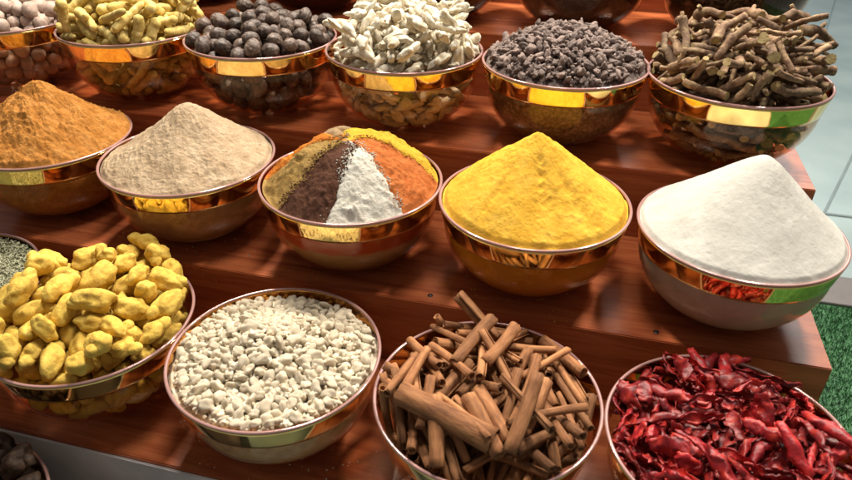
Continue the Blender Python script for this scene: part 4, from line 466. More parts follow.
# tile floor
def m_tile():
    m,nt,nd,lk,p=mat('pale_blue_floor_tile'); n=tex(nd,lk,2.2,6,.55); r=ramp(nd,[(.3,(.20,.285,.30)),(.5,(.27,.36,.37)),(.7,(.33,.42,.42))]); lk.new(n.outputs[0],r.inputs[0]); lk.new(r.outputs[0],p.inputs['Base Color'])
    p.inputs['Roughness'].default_value=.35; b=tex(nd,lk,60,5,.6); bump(nd,lk,b.outputs[0],.0006,.4,p); return m
fl=mesh_obj('floor',[(-12,-6,FL),(30,-6,FL),(30,40,FL),(-12,40,FL)],[[0,1,2,3]],m_tile(),smooth=False); tag(fl,None,None,kind='structure')
def strip(x0,y0,x1,y1,wd,z):
    d=Vector((x1-x0,y1-y0,0)).normalized(); n=Vector((-d.y,d.x,0))*wd/2; a=Vector((x0,y0,z)); b=Vector((x1,y1,z))
    return [a-n,b-n,b+n,a+n],[[0,1,2,3]]
jv=join([strip(.70,1.52,1.85,5.55,.008,FL+.004),strip(.785,1.30,1.9,4.0,.008,FL+.0045),strip(.5,1.315,3.5,1.318,.010,FL+.005)])
tag(mesh_obj('floor_joints',jv[0],jv[1],m_plain('tile_joint',(.15,.20,.21),.7),smooth=False),None,None,kind='structure')
tag(box('kerb_strip',.39,4,.79,.928,FL-.02,FL+.012,m_plain('grey_kerb',(.16,.15,.15),.6)),None,None,kind='structure')
def m_grass():
    m,nt,nd,lk,p=mat('green_turf'); n=tex(nd,lk,60,5,.7); r=ramp(nd,[(.35,(.012,.06,.02)),(.5,(.035,.15,.05)),(.65,(.09,.26,.11))]); lk.new(n.outputs[0],r.inputs[0]); lk.new(r.outputs[0],p.inputs['Base Color']); p.inputs['Roughness'].default_value=.6; return m
rg=random.Random(3); gv=[];gf=[]
GR=m_grass()
tag(mesh_obj('turf_base',[(.386,-1,FL+.004),(1.6,-1,FL+.004),(1.6,.789,FL+.004),(.386,.789,FL+.004)],[[0,1,2,3]],GR,smooth=False),None,None,kind='structure')
for i in range(56000):
    x,y=rg.uniform(.40,1.15),rg.uniform(-.1,.785); a=rg.uniform(0,TAU); l=rg.uniform(.007,.014); t=rg.uniform(-.006,.006); s=rg.uniform(-.006,.006); o=len(gv)
    dx,dy=.0011*math.cos(a),.0011*math.sin(a); z=FL+.003
    gv+=[(x-dx,y-dy,z),(x+dx,y+dy,z),(x+t,y+s,z+l)]; gf.append([o,o+1,o+2])
tag(mesh_obj('artificial_grass',gv,gf,GR,smooth=False),'bright green artificial grass beside the wooden steps at right','grass',kind='stuff')
# stepped stand
sl=['lowest wooden step, in front, carrying the cinnamon and red chilli bowls','second wooden step from the front, carrying the bowls of powder cones','third wooden step from the front, carrying the dark nuts and woody roots bowls','fourth wooden step, at the top of the view under the cut-off dark bowls','dark red wooden riser step behind all bowls at the top edge']
for k in range(5):
    b=box('display_step',XL,XE,EDGE[k],EDGE[k+1]-.0005,FL+.005,HS*k,WOOD)
    tag(b,sl[k],'display step','varnished wooden steps of the spice stand')
fp=box('front_panel',XL,XE-.01,EDGE[0]-.004,EDGE[0]-.0005,FL+.006,-.004,m_plain('grey_painted_board',(.58,.53,.52),.5)); tag(fp,'plain grey board covering the front of the lowest wooden step','panel')
# screws on the second step's front lip
for i,(x,y) in enumerate(((-.2035,-.001),(.147,-.001),(-.19,-.293))):
    if i<2:
        s=mesh_obj('screw_cap',*blob(i,(.0045,.0045,.0012),2,0,1,0,1),m_plain('dark_screw',(.05,.04,.04),.4,.6),loc=(x,y+.012,HS+.0005))
        tag(s,['small dark screw cap on the second step edge in front of the mixed powder bowl','small dark screw cap on the second step edge in front of the turmeric powder bowl'][i],'screw','screw caps on the second step')
# ---------------- bowls ----------------
SEG=112
def lathe(prof,seg=SEG,closed=False):
    V=[];F=[]
    for r,z in prof:
        for k in range(seg): V.append(Vector((r*math.cos(TAU*k/seg),r*math.sin(TAU*k/seg),z)))
    n=len(prof)
    for i in range(n if closed else n-1):
        i2=(i+1)%n
        for k in range(seg):
            k2=(k+1)%seg; F.append([i*seg+k,i*seg+k2,i2*seg+k2,i2*seg+k])
    return V,F
def pr_body():
    out=[(.0008,.005),(.034,.005),(.040,.0005),(.052,.0005),(RB,.003)]+[(bowl_r(H0*(j/26)**1.25),H0*(j/26)**1.25+.0 if j else .0045) for j in range(1,27)]
    inn=[(r-.0026,z+.0016) for r,z in out[5:-1]]
    return out+[(R0-.0026,H0)]+inn[::-1]+[(.03,.0105),(.0008,.0105)]
def pr_band():
    zs=[H0-BAND+(BAND-.0028)*j/10 for j in range(11)]
    o=[(bowl_r(z)+.0011,z) for z in zs]; i=[(bowl_r(z)+.0003,z) for z in zs]; return o+i[::-1]
def pr_rim(): 
    return [(R0-.0011+.0024*math.cos(a),H0-.0006+.0021*math.sin(a)) for a in [TAU*j/10 for j in range(10)]]
BODY=lathe(pr_body()); BND=lathe(pr_band(),closed=True); RM=lathe(pr_rim(),closed=True)
proto={}
def bowl(x,y,k,label,scale=1.0,z=None,rot=0):
    e=bpy.data.objects.new('glass_bowl',None); sc.collection.objects.link(e); e.location=(x,y,(HS*k if z is None else z)+.0008); e.scale=(scale,scale,1 if scale==1 else scale**.5); e.rotation_euler=(0,0,rot)
    tag(e,label,'bowl','gold banded glass bowls on the steps')
    if not proto:
        proto['a']=mesh_obj('bowl_body',*BODY,GLASS,e); proto['b']=mesh_obj('gold_band',*BND,GOLD,e); proto['c']=mesh_obj('rim',*RM,RIM,e)
    else:
        for q in proto.values():
            c=q.copy(); sc.collection.objects.link(c); c.parent=e
    return e
# ---------------- powder heaps ----------------
def fbm(x,y,z,o=5): return noise.fractal(Vector((x,y,z)),1.0,2.0,o)
def sstep(a,b,x):
    t=max(0,min(1,(x-a)/(b-a))); return t*t*(3-2*t)
def heap(x,y,k,hfun,material,label,cat='spice powder',sectors=None,nr=150,na=440,base=True,name='powder_heap',rr=.1455):
    """solid heap: top surface from hfun(x,y) above the rim plane, underside follows the bowl"""
    root=None
    top=[]; seg=na
    def ring(j): return rr*(j/nr)
    def col(th):
        return [Vector((ring(j)*math.cos(th),ring(j)*math.sin(th),H0+hfun(ring(j)*math.cos(th),ring(j)*math.sin(th)))) for j in range(1,nr+1)]
    zs=[H0-.004-(BAND-.004)*i/4 for i in range(4)]+[(H0-BAND)-(H0-BAND-.012)*i/14 for i in range(15)]
    def under(th,ztop): 
        c,s=math.cos(th),math.sin(th); return [Vector(((bowl_r(z)-.0042)*c,(bowl_r(z)-.0042)*s,min(z,ztop-.0005*i))) for i,z in enumerate(zs)]
    V=[Vector((0,0,H0+hfun(0,0)))];F=[]; cols=[]
    for a in range(seg):
        c=col(TAU*a/seg); u=under(TAU*a/seg,c[-1].z); cols.append(len(V)); V+=c+u
    bot=len(V); V.append(Vector((0,0,.013))); L=nr+19
    for a in range(seg):
        a2=(a+1)%seg; F.append([0,cols[a],cols[a2]])
        for j in range(L-1): F.append([cols[a]+j,cols[a]+j+1,cols[a2]+j+1,cols[a2]+j])
        F.append([cols[a]+L-1,bot,cols[a2]+L-1])
    o=mesh_obj(name,V,F,material,loc=(x,y,HS*k+.001)); tag(o,label,cat); return o
def cone(peak,cx,cy,shape,rtip,rough,seed,edge=-.004,gully=None,R=.145,chunk=0):
    def f(x,y):
        dx,dy=x-cx,y-cy; d=math.hypot(dx,dy); 
        # distance to the rim along this direction (offset apex)
        if d<1e-6: u=0
        else:
            ux,uy=dx/d,dy/d; b=cx*ux+cy*uy; c=cx*cx+cy*cy-R*R; Dm=-b+math.sqrt(max(0,b*b-c)); u=d/Dm
        u=math.sqrt(u*u+rtip*rtip)-rtip*.6; u=min(1.05,u)
        h=edge+(peak-edge)*max(-.05,(1-u))**shape if u<1 else edge
        h+=rough*(.010*fbm(x*11+seed,y*11,seed,4)+.0032*fbm(x*55,y*55,seed+3,4)*(.4+1.2*abs(fbm(x*9,y*9,seed+8,2))))
        h+=rough*chunk*.0022*(1-abs(2*noise.noise(Vector((x*85,y*85+seed,3)))))*max(0,noise.noise(Vector((x*22,y*22,seed)))+.25)
        h+=rough*(.0011*noise.noise(Vector((x*170,y*170,seed)))+.0007*noise.noise(Vector((x*330,y*330,seed))))+ rough*.0016*max(0,noise.noise(Vector((x*130+9,y*130,seed+2)))-.25)*4*max(0,.3+noise.noise(Vector((x*14,y*14,seed+6))))
        if gully: h+=gully(x,y,dx,dy,d)
        # keep inside the rim
        rr=math.hypot(x,y); 
        if rr>.137: h=h*(1-sstep(.137,.1455,rr))+(-.0035+.0025*noise.noise(Vector((x*60,y*60,seed))))*sstep(.137,.1455,rr)
        return h
    return f
P_or=m_powder('orange_brown_powder',[(.34,.135,.028),(.46,.20,.048),(.56,.27,.08)])
P_be=m_powder('beige_powder',[(.38,.27,.17),(.50,.37,.24),(.58,.45,.31)])
P_ye=m_powder('yellow_turmeric_powder',[(.55,.29,.03),(.65,.37,.045),(.70,.43,.07)],30,.0006)
P_wh=m_powder('white_flour',[(.42,.41,.375),(.48,.47,.43),(.53,.52,.48)],20,.0003)
def gul(sd,ang,amp):
    def g(x,y,dx,dy,d):
        a=math.atan2(dy,dx); s=0
        for (a0,wd,am,r0,r1) in ang:
            q=(a-a0+PI)%TAU-PI; s-=am*math.exp(-(q/wd)**2)*sstep(r0,r0+.02,d)*(1-sstep(r1,r1+.03,d))*(.5+.8*abs(noise.noise(Vector((x*70,y*70,sd)))))
        return s*amp
    return g
bowl(-.9752,.1299,1,'glass bowl cut by the left edge, holding the orange-brown powder cone',.97)
heap(-.9752,.1299,1,cone(.103,-.008,0,.95,.09,1.6,3.1,chunk=1.4,R=.14),P_or,'orange-brown coarse powder cone at the left edge')
bowl(-.6728,.115,1,'glass bowl on the second step holding the beige powder cone')
heap(-.6728,.115,1,cone(.098,.012,.004,1.2,.11,.9,7.7,chunk=1.4,gully=gul(2,[(-1.9,.18,.004,.02,.10),(-.9,.25,.003,.03,.09)],1.5)),P_be,'beige powder cone between the orange-brown cone and the mixed powders')
bowl(-.0617,.1154,1,'glass bowl on the second step holding the bright yellow powder cone')
heap(-.0617,.1154,1,cone(.112,-.006,.0,1.0,.06,.55,12.3,chunk=1.2,gully=gul(5,[(-1.25,.16,.0045,.02,.085),(-2.1,.06,.004,.05,.10),(-.35,.1,.003,.08,.12),(-.75,.12,.0035,.05,.11)],1.7)),P_ye,'bright yellow powder cone between the mixed powders and the white flour')
bowl(.2428,.1118,1,'glass bowl at the right end of the second step holding the white powder',.975)
heap(.2428,.1118,1,cone(.116,.010,.012,1.15,.10,.22,21.9,chunk=.5),P_wh,'smooth white powder cone at the right end of the second step',rr=.1425)
# mixed powders: sectors of one cone
bowl(-.3651,.1067,1,'glass bowl on the second step holding the cone of many coloured powders',1.01)
mx=bpy.data.objects.new('mixed_powder_heap',None); sc.collection.objects.link(mx); mx.location=(-.3651,.1067,HS+.001); tag(mx,'cone of mixed powders in brown, white, olive, rust, yellow and orange stripes','spice powder')
A=lambda x,y: math.atan2(y,x)
# boundary angles going counter-clockwise from back-left
TOPS=[(-.058,.026),(-.040,-.002),(-.012,-.018),(.018,-.022),(.027,-.012),(.020,.03),(-.028,.04)]
RIMP=[(-.150,.006),(-.146,-.030),(-.082,-.128),(.013,-.149),(.115,-.086),(.146,.035),(.07,.13)]
# boundary k runs from TOPS[k] on the ridge to RIMP[k] on the rim
secs=[('pale beige',6,0,(.30,.20,.11),(.42,.30,.18),.004),('orange',0,1,(.50,.15,.022),(.62,.22,.045),.010),('olive',1,2,(.25,.15,.045),(.38,.25,.09),.0),
      ('dark brown',2,3,(.06,.026,.016),(.125,.060,.040),.004),('white',3,4,(.50,.47,.40),(.62,.60,.54),.003),('rust orange',4,5,(.38,.10,.024),(.52,.18,.06),.001),('yellow',5,6,(.50,.32,.03),(.64,.43,.06),.006)]
def bnd(k,r):
    T=Vector(TOPS[k]); P=Vector(RIMP[k]); P=P.normalized()*.1475
    rt_=T.length
    if r<=rt_: q=T
    else:
        lo,hi=0.0,1.0
        for _ in range(24):
            m_=(lo+hi)/2
            if (T+(P-T)*m_).length<r: lo=m_
            else: hi=m_
        q=T+(P-T)*lo
    a=math.atan2(q.y,q.x)
    return a+(.10*noise.noise(Vector((r*38,k*3.1,7)))+.05*noise.noise(Vector((r*120,k*3.1,2))))*min(1,.05/max(r,.02))+.045*noise.noise(Vector((r*420,k*3.1,5)))*min(1,.06/max(r,.02))
IC1=ico(1)
for si,(nm,k0,k1,c0,c1,lift) in enumerate(secs):
    sd=31+si*5.3; base=cone(.098,0,.0,1.0,.0,1.1,40,chunk=2.2); own=cone(.098,0,.0,1.0,.0,1.3,sd,chunk=2.6)
    na=60; nr=96; V=[];F=[]; GP=[]; rgg=random.Random(si)
    for j in range(nr+1):
        r=.0005+.1445*j/nr; b0,b1=bnd(k0,r),bnd(k1,r)
        while b1<b0: b1+=TAU
        while b1-b0>TAU*.75: b1-=TAU
        for i in range(na+1):
            t=i/na; a=b0+(b1-b0)*t; x,y=r*math.cos(a),r*math.sin(a); e=math.sin(PI*t)**.6
            h=base(x,y)*(1-e)+own(x,y)*e; h=.052+.018*(1-math.exp(-(h-.052)/.018)) if h>.052 else h
            h+=(.009*e*max(0,1-abs(r-.055)/.045) if si==0 else 0)+(.002+lift)*e*sstep(.01,.06,r)*(1-sstep(.12,.144,r))-.0010*(t in(0,1)); V.append(Vector((x,y,H0+h)))
    for _ in range(330):
        j=int(8+(nr-12)*rgg.random()); side=rgg.random()<.5; q=V[j*(na+1)+(0 if side else na)]; d_=abs(rgg.gauss(0,.0045))*(-1 if side else 1)/max(.01,math.hypot(q.x,q.y))
        g=Vector((q.x*math.cos(d_)-q.y*math.sin(d_),q.x*math.sin(d_)+q.y*math.cos(d_),q.z+.0008+min(.0035,abs(d_)*.04))); gr=rgg.uniform(.0005,.0013)
        GP.append(([Vector((v.x*gr*1.3,v.y*gr,v.z*gr*.9))+g for v in IC1[0]],IC1[1]))
    R_=nr+1
    for j in range(R_-1):
        for i in range(na): F.append([j*(na+1)+i,(j+1)*(na+1)+i,(j+1)*(na+1)+i+1,j*(na+1)+i+1])
    o=mesh_obj('powder_wedge',V,F,m_powder(nm.replace(' ','_')+'_powder',[c0,tuple((p+q)/2 for p,q in zip(c0,c1)),c1],60,.0014),mx); o['label']=nm+' wedge of powder'
    g_=mesh_obj('stray_grains',*join(GP),o.data.materials[0],mx); g_['label']='stray '+nm+' grains spilled over the borders of their wedge'; g_['kind']='stuff'
uz=[H0-.003-(BAND-.003)*i/4 for i in range(4)]+[(H0-BAND)-(H0-BAND-.012)*i/14 for i in range(15)]
lm,lnt,lnd,llk,lp=mat('layered_powder'); tc=lnd.new('ShaderNodeTexCoord'); sx=lnd.new('ShaderNodeSeparateXYZ'); llk.new(tc.outputs['Object'],sx.inputs[0])
ln=tex(lnd,llk,22,4,.6); ma=lnd.new('ShaderNodeMath'); ma.operation='MULTIPLY_ADD'; ma.inputs[1].default_value=.022; llk.new(ln.outputs[0],ma.inputs[0]); llk.new(sx.outputs[2],ma.inputs[2])
m2=lnd.new('ShaderNodeMapRange'); m2.inputs[1].default_value=0; m2.inputs[2].default_value=.16; llk.new(ma.outputs[0],m2.inputs[0])
lr=ramp(lnd,[(.05,(.16,.10,.05)),(.30,(.22,.15,.07)),(.52,(.30,.22,.11)),(.56,(.36,.07,.025)),(.70,(.42,.10,.03))]); llk.new(m2.outputs[0],lr.inputs[0]); llk.new(lr.outputs[0],lp.inputs['Base Color']); lp.inputs['Roughness'].default_value=1
o=mesh_obj('powder_base',*lathe([(bowl_r(z)-.0042,z) for z in uz]+[(.0005,.012)],160),lm,mx); o['label']='rust over tan layers of powder below the rim'
# ---------------- piles of separate pieces ----------------
def unpack(L):
    return [(L[i],Vector(L[i+1:i+4])*1e-4,Quaternion(L[i+4:i+8]).normalized()) for i in range(0,len(L),8)]
VM={}
def vmesh(kind,m):
    key=(kind,m.name)
    if key not in VM:
        L=[]
        for v,f in variants(kind):
            me=bpy.data.meshes.new(kind); me.from_pydata([tuple(q) for q in v],[],f); me.update(); me.materials.append(m)
            for p in me.polygons: p.use_smooth=True
            if kind=='root':
                me.materials.append(M_cut)
                for p in me.polygons:
                    if len(p.vertices)>4: p.material_index=1; p.use_smooth=False
            L.append(me)
        VM[key]=L
    return VM[key]
def zone(p,first):
    r=math.hypot(p.x,p.y)
    if first: return 'topmost, on the crest of the heap'
    if p.z<H0-.02: return 'low down, against the glass below the rim'
    if r<.05: return 'on the crown of the heap'
    a=math.degrees(math.atan2(p.y,p.x)-.25)%360
    return 'on the '+('right' if a<45 or a>=315 else 'back' if a<135 else 'left' if a<225 else 'front')+' slope of the heap'
def pile(tagname,kind,m,name,x,y,k,label,cat,group,z=None,rot=0,stuff=None,filt=None):
    """label: look + bowl; each piece adds where in the heap it lies"""
    ms=vmesh(kind,m); Q=Quaternion((0,0,1),rot); zz=(HS*k if z is None else z)+.001; L=unpack(PILES[tagname]); top=max(i[1].z for i in L)
    for v,p,q in L:
        if filt and not filt(p): continue
        if kind=='quill':
            e=[p+q@Vector((h_,0,0)) for h_ in (-.053,.053)]
            if any(math.hypot(t.x,t.y)>.149 or t.z>H0+.080 for t in e): continue
        o=bpy.data.objects.new(name,ms[v]); sc.collection.objects.link(o); o.location=Q@p+Vector((x,y,zz)); o.rotation_mode='QUATERNION'; o.rotation_quaternion=Q@q
        zt=zone(Q@p,p.z==top); tag(o,label+', '+zt,cat,group+('' if p.z==top else ', '+zt))
    if stuff and tagname+'_rest' in PILES:
        vs=variants(kind); parts=[]
        for v,p,q in unpack(PILES[tagname+'_rest']): parts.append(([q@a+p for a in vs[v][0]],vs[v][1]))
        o=mesh_obj(name+'_remainder',*join(parts),m,loc=(x,y,zz)); tag(o,stuff,cat,group,'stuff')
def scatter(kind,m,name,x,y,k,surf,nmain,nsmall,s0,s1,seed,label,cat,group,stuff,bedlabel,bedmat,flat=1.2,wall=True):
    """loose pieces bedded side by side over a mound: the larger ones as things, the fine ones as one remainder"""
    rg=random.Random(seed); ms=vmesh(kind,m); vs=variants(kind); zz=HS*k+.001; pts=[]
    heap(x,y,k,lambda a,b:surf(a,b)-s1*.75+.004*noise.noise(Vector((a*90,b*90,seed))),bedmat,bedlabel,cat,nr=50,na=160,name=name+'_bed'); bpy.context.scene.collection.objects[-1]['kind']='stuff'
    def free(px,py,r):
        for (u,w_,q) in pts:
            if abs(u-px)<.02 and (u-px)**2+(w_-py)**2<(.62*(q+r))**2: return False
        return True
    got=[]; tries=0
    while len(got)<nmain+nsmall and tries<60000:
        tries+=1; big=len(got)<nmain; f=tries/60000
        r=(s1-(s1-s0)*min(1,len(got)/(nmain))**.7*.8) if big else rg.uniform(s0*.5,s0)
        a=rg.uniform(0,TAU); d=(.1425-r*.8)*math.sqrt(rg.random()); px,py=d*math.cos(a),d*math.sin(a)
        if big:
            if py>.09 and rg.random()<.3: continue
            if not free(px,py,r): 
                if tries<50000: continue
                break
            pts.append((px,py,r))
        got.append((px,py,surf(px,py)+(rg.uniform(-.25,.35)*r if big else -rg.uniform(-.1,.4)*s1),r,big))
    parts=[]; ztop=max(g[2] for g in got if g[4]); n=0
    if wall:
        for i in range(150):
            a=-PI/2+.25+rg.uniform(-1.3,1.3); z=rg.uniform(.03,H0-BAND-.004); r=rg.uniform(s0,s1*.8); d=bowl_r(z)-.005-r*1.15; got.append((d*math.cos(a),d*math.sin(a),z-H0,r,False))
    for px,py,pz,r,big in got:
        vi=rg.randrange(len(vs)); p=Vector((px,py,H0+pz)); q=Quaternion((rg.gauss(0,1),rg.gauss(0,1),rg.gauss(0,1),rg.gauss(0,1))).normalized()
        if big:
            o=bpy.data.objects.new(name,ms[vi]); sc.collection.objects.link(o); o.location=p+Vector((x,y,zz)); o.rotation_mode='QUATERNION'; o.rotation_quaternion=q; o.scale=(r,r,r)
            zt=zone(p,pz==ztop); tag(o,label+', '+zt,cat,group+('' if pz==ztop else ', '+zt)); n+=1
        else:
            parts.append(([q@(a*r)+p for a in vs[vi][0]],vs[vi][1]))
    o=mesh_obj(name+'_remainder',*join(parts),m,loc=(x,y,zz)); tag(o,stuff,cat,group,'stuff')
M_knob=m_item('turmeric_skin',[(.36,.19,.035),(.62,.41,.07),(.72,.51,.11)],55,.85,150,.0024,rnd=.13)
M_fing=m_item('dry_turmeric_finger',[(.34,.22,.05),(.60,.44,.13),(.76,.62,.27)],70,.8,200,.0016,rnd=.2)
M_nut=m_item('dark_nut_shell',[(.028,.018,.013),(.085,.056,.043),(.20,.145,.115)],150,.5,260,.001,spec=.45,rnd=.4)
M_pnut=m_item('pale_nut_shell',[(.30,.20,.15),(.44,.33,.27),(.56,.46,.40)],60,.7,200,.001,rnd=.2)
M_ging=m_item('whitened_ginger',[(.40,.27,.13),(.66,.59,.45),(.80,.76,.66)],50,.85,180,.0016,rnd=.12)
M_bit=m_item('dark_dried_husk',[(.06,.036,.03),(.21,.15,.13),(.46,.37,.33)],140,.6,300,.0012,rnd=.4)
M_cut=m_item('cut_root_wood',[(.20,.13,.05),(.34,.25,.11),(.42,.33,.17)],150)
M_root=m_item('brown_root_bark',[(.07,.036,.020),(.18,.105,.062),(.36,.26,.14)],70,.8,180,.002,rnd=.35)
M_resin=m_item('white_resin',[(.50,.38,.24),(.70,.61,.46),(.78,.72,.59)],70,.45,220,.0012,rnd=.12,sss=.4,spec=.4)
M_cinn=m_item('cinnamon_bark',[(.10,.038,.016),(.27,.115,.046),(.42,.20,.085)],60,.8,160,.0014,stretch=(.35,1.6,1.6),rnd=.36)
M_husk=m_item('dried_chilli_skin',[(.07,.004,.006),(.26,.010,.014),(.52,.045,.024)],60,.42,200,.0012,rnd=.55,spec=.45,coat=.04)
M_brown=m_item('brown_lump_skin',[(.012,.007,.004),(.035,.018,.010),(.07,.035,.018)],70,.6,180,.0014,rnd=.3)
bowl(-.6869,-.1806,0,'glass bowl at front left holding yellow turmeric knobs')
pile('knob','knob',M_knob,'turmeric_lump',-.6869,-.1806,0,'yellow turmeric knob','spice','yellow turmeric knobs in the front left bowl',rot=.4)
bowl(-.383,-.182,0,'glass bowl in the front row holding white resin lumps')
scatter('resin',M_resin,'resin_lump',-.383,-.182,0,lambda a,b:-.005+.034*math.exp(-((a+.015)**2+(b-.005)**2)/.0045)+.003*noise.noise(Vector((a*30,b*30,1)))-.035*max(0,b-.08)*4.0*0-.012*max(0,min(1,(b-.09)/.05)),290,1700,.0062,.0125,4,'cloudy white resin lump','resin','white resin lumps in the front row bowl','further small white resin lumps filling gaps in the front row bowl','packed white resin under the loose lumps of the front row bowl',M_resin)
bowl(-.0759,-.1875,0,'glass bowl in the front row holding cinnamon sticks')
pile('quill','quill',M_cinn,'cinnamon_stick',-.0759,-.1875,0,'rolled brown cinnamon stick','cinnamon stick','cinnamon sticks in the front row bowl')
def stick(p0,p1,r,seed,label):
    p0,p1=Vector(p0),Vector(p1); d=p1-p0; v,f=k_quill(random.Random(seed),seed,d.length,r); q=d.to_track_quat('X','Z'); o=mesh_obj('cinnamon_stick',v,f,M_cinn,loc=(p0+p1)/2+Vector((-.0759,-.1875,.001))); o.rotation_mode='QUATERNION'; o.rotation_quaternion=q; tag(o,label,'cinnamon stick','cinnamon sticks in the front row bowl')
stick((-.100,-.070,H0+.044),(.024,-.106,H0+.032),.0175,3,'widest cinnamon roll, lying across the front of its bowl')
stick((.062,-.035,H0+.085),(.044,-.122,H0+.040),.0095,5,'straight dark cinnamon stick leaning down to the front rim, right of the widest roll')
stick((-.012,.085,H0+.058),(-.045,-.005,H0+.048),.010,7,'long thick cinnamon stick pointing to the viewer from the crown of the heap')
stick((.022,.075,H0+.060),(-.008,.005,H0+.049),.0095,8,'smooth thick cinnamon stick beside the crown, right of the longest one')
bowl(.2269,-.1841,0,'glass bowl at the front right corner holding dried red chillies')
pile('husk','husk',M_husk,'dried_chilli',.2269,-.1841,0,'crumpled dark red chilli','dried chilli','dried red chillies in the front right bowl')
bowl(-.949,.4036,2,'glass bowl on the third step holding greenish yellow turmeric fingers')
pile('finger','finger',M_fing,'turmeric_finger',-.949,.4036,2,'greenish yellow turmeric finger','spice','turmeric fingers in the third step bowl')
bowl(-.6543,.401,2,'glass bowl on the third step holding round dark nuts')
pile('nut','nut',M_nut,'dark_nut',-.6543,.401,2,'round dark nut','nut','dark round nuts in the third step bowl',filt=lambda p: math.hypot(p.x,p.y)<.134 or p.z<H0-.01)
bowl(-.3556,.4002,2,'glass bowl on the third step holding pale white ginger pieces')
pile('ginger','ginger',M_ging,'ginger_piece',-.3556,.4002,2,'chalky white ginger piece','ginger','pale ginger pieces in the third step bowl')
bowl(-.052,.4047,2,'glass bowl on the third step holding small dark brown shrivelled bits')
scatter('bit',M_bit,'dried_pod',-.052,.4047,2,lambda a,b:-.002+.060*max(0,1-(a*a+b*b)/.0215)**1.0+.004*noise.noise(Vector((a*40,b*40,1))),290,900,.0062,.0115,6,'shrivelled dark brown pod','dried spice','small dark brown pods in the third step bowl','further small dark brown pods filling gaps in the third step bowl','packed dark brown pods under the loose ones of the third step bowl',M_bit)
bowl(.2435,.3988,2,'glass bowl at the right end of the third step holding woody brown roots')
pile('root','root',M_root,'dried_root',.2435,.3988,2,'woody brown root piece','dried root','woody root pieces in the bowl at the right end')
bowl(-1.255,.400,2,'glass bowl at the upper left edge holding pale pinkish nuts')
pile('palenut','palenut',M_pnut,'pale_nut',-1.255,.400,2,'smooth pale nut','nut','pale nuts in the upper left bowl')
# front-left fennel bowl
bowl(-.987,-.169,0,'glass bowl at the left edge holding thin grey-green seeds')
M_fen=m_item('fennel_seed',[(.20,.20,.11),(.36,.36,.24),(.52,.52,.40)],200,.8,500,.0004)
heap(-.987,-.169,0,lambda x,y:.012*(1-(x*x+y*y)/.0216)-.008,m_powder('fennel_mass',[(.10,.10,.05),(.2,.2,.12)],200),'bed of grey-green seeds under the loose seeds in the left edge bowl','seeds',nr=20,na=60,name='seed_bed')
rg=random.Random(8); parts=[]
vs,fs=ico(1)
for i in range(5200):
    a=rg.uniform(0,TAU); r=.142*math.sqrt(rg.random()); x,y=r*math.cos(a),r*math.sin(a)
    if x<-.02: continue
    L=rg.uniform(.003,.0045); M=Matrix.Rotation(rg.uniform(0,TAU),3,'Z')@Matrix.Rotation(rg.uniform(-.7,.7),3,'Y'); c=Vector((x,y,H0-.006+.012*(1-r*r/.0216)+rg.uniform(0,.002)))
    parts.append(([M@Vector((q.x*L,q.y*.0009,q.z*.0009))+c for q in vs],fs))
tag(mesh_obj('fennel_seeds',*join(parts),M_fen,loc=(-.987,-.169,.001)),'thin grey-green seeds filling the bowl at the left edge','seeds',kind='stuff')
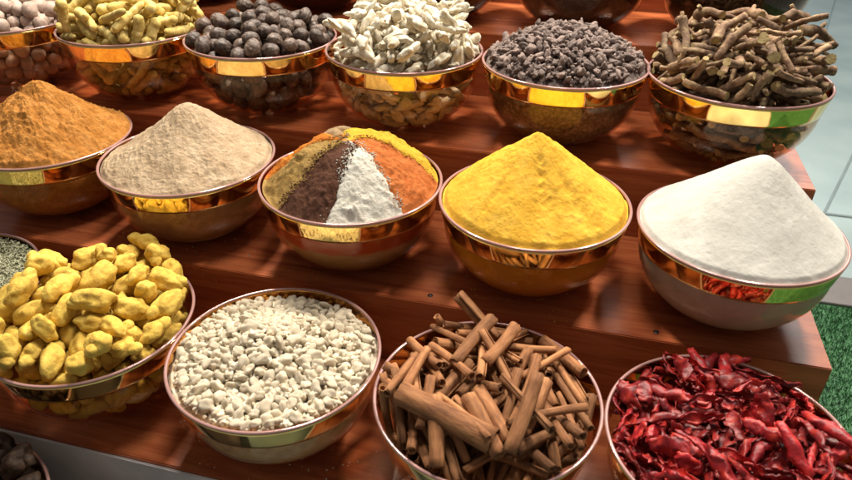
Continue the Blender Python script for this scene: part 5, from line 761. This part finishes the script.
# top row: dark contents seen through the glass
def lumpy(seed,hgt,sc_,amp): return lambda x,y: hgt*(1-(x*x+y*y)/.0212)-.004+amp*noise.noise(Vector((x*sc_,y*sc_,seed)))
def dark(name,cols,scale): return m_item(name,cols,scale,.7,scale*2,.004)
rows=[(-1.26,'dark red',[(.05,.012,.01),(.12,.03,.02)]),(-.965,'dark plum',[(.04,.012,.014),(.10,.03,.03)]),(-.66,'dark maroon',[(.05,.012,.012),(.13,.03,.03)]),(-.358,'brown',[(.04,.022,.014),(.13,.08,.05)]),(-.052,'grey-brown',[(.05,.03,.022),(.13,.085,.065)]),(.252,'blackish',[(.01,.008,.005),(.06,.045,.025)])]
for i,(x,c,cols) in enumerate(rows):
    bowl(x,.695,3,f'glass bowl cut by the top edge with {c} contents')
    heap(x,.695,3,lumpy(i*3.3,.05,60,.008),dark(c.replace('-','_').replace(' ','_')+'_seeds',[cols[0],tuple((a+b)/2 for a,b in zip(*cols)),cols[1]],160),f'mass of {c} dried spice in a bowl cut by the top edge','dried spice',nr=40,na=120,name='spice_mass')
# dark lumps just in front, bottom left
bowl(-.76,-.475,0,'dark glass bowl cut by the bottom left corner, below the turmeric knobs',z=-.138)
pile('knob','knob',M_brown,'brown_lump',-.76,-.475,0,'dark brown lump in corner bowl','dried spice','dark brown lumps at the bottom left corner',z=-.138,rot=2.1)
box_=box('low_shelf',XL,-.45,-.66,-.316,FL+.005,-.1385,m_plain('dark_shelf',(.05,.03,.03),.5)); tag(box_,'dark low shelf in front of the grey panel at the bottom left','shelf')

# a few crumbs fallen on the steps
rg=random.Random(12); vs,fs=ico(1)
for nm,m,lab,spots in (('spice_crumbs',P_ye,'few yellow powder crumbs fallen on the second step by the turmeric bowl',[(-.06,.115,1)]),('spice_crumbs',P_be,'few beige crumbs fallen on the second step by the beige powder bowl',[(-.67,.115,1)]),('spice_crumbs',M_resin,'few white resin crumbs fallen on the lowest step',[(-.383,-.182,0)]),('spice_crumbs',M_cinn,'few brown bark crumbs fallen on the lowest step by the cinnamon bowl',[(-.076,-.1875,0)])):
    parts=[]
    for (x,y,k) in spots:
        for i in range(46):
            a=rg.uniform(-2.9,-.2) if rg.random()<.7 else rg.uniform(0,TAU); d=rg.uniform(.085,.17); q=Vector((x+d*math.cos(a),y+d*math.sin(a)*.75,HS*k+.0006)); r=rg.uniform(.0005,.0015)
            if q.y<EDGE[k]+.004 or q.y>EDGE[k+1]-.005: continue
            parts.append(([Vector((v.x*r*rg.uniform(.7,1.4),v.y*r,v.z*r*.7))+q for v in vs],fs))
    tag(mesh_obj(nm,*join(parts),m),lab,'crumbs',kind='stuff')
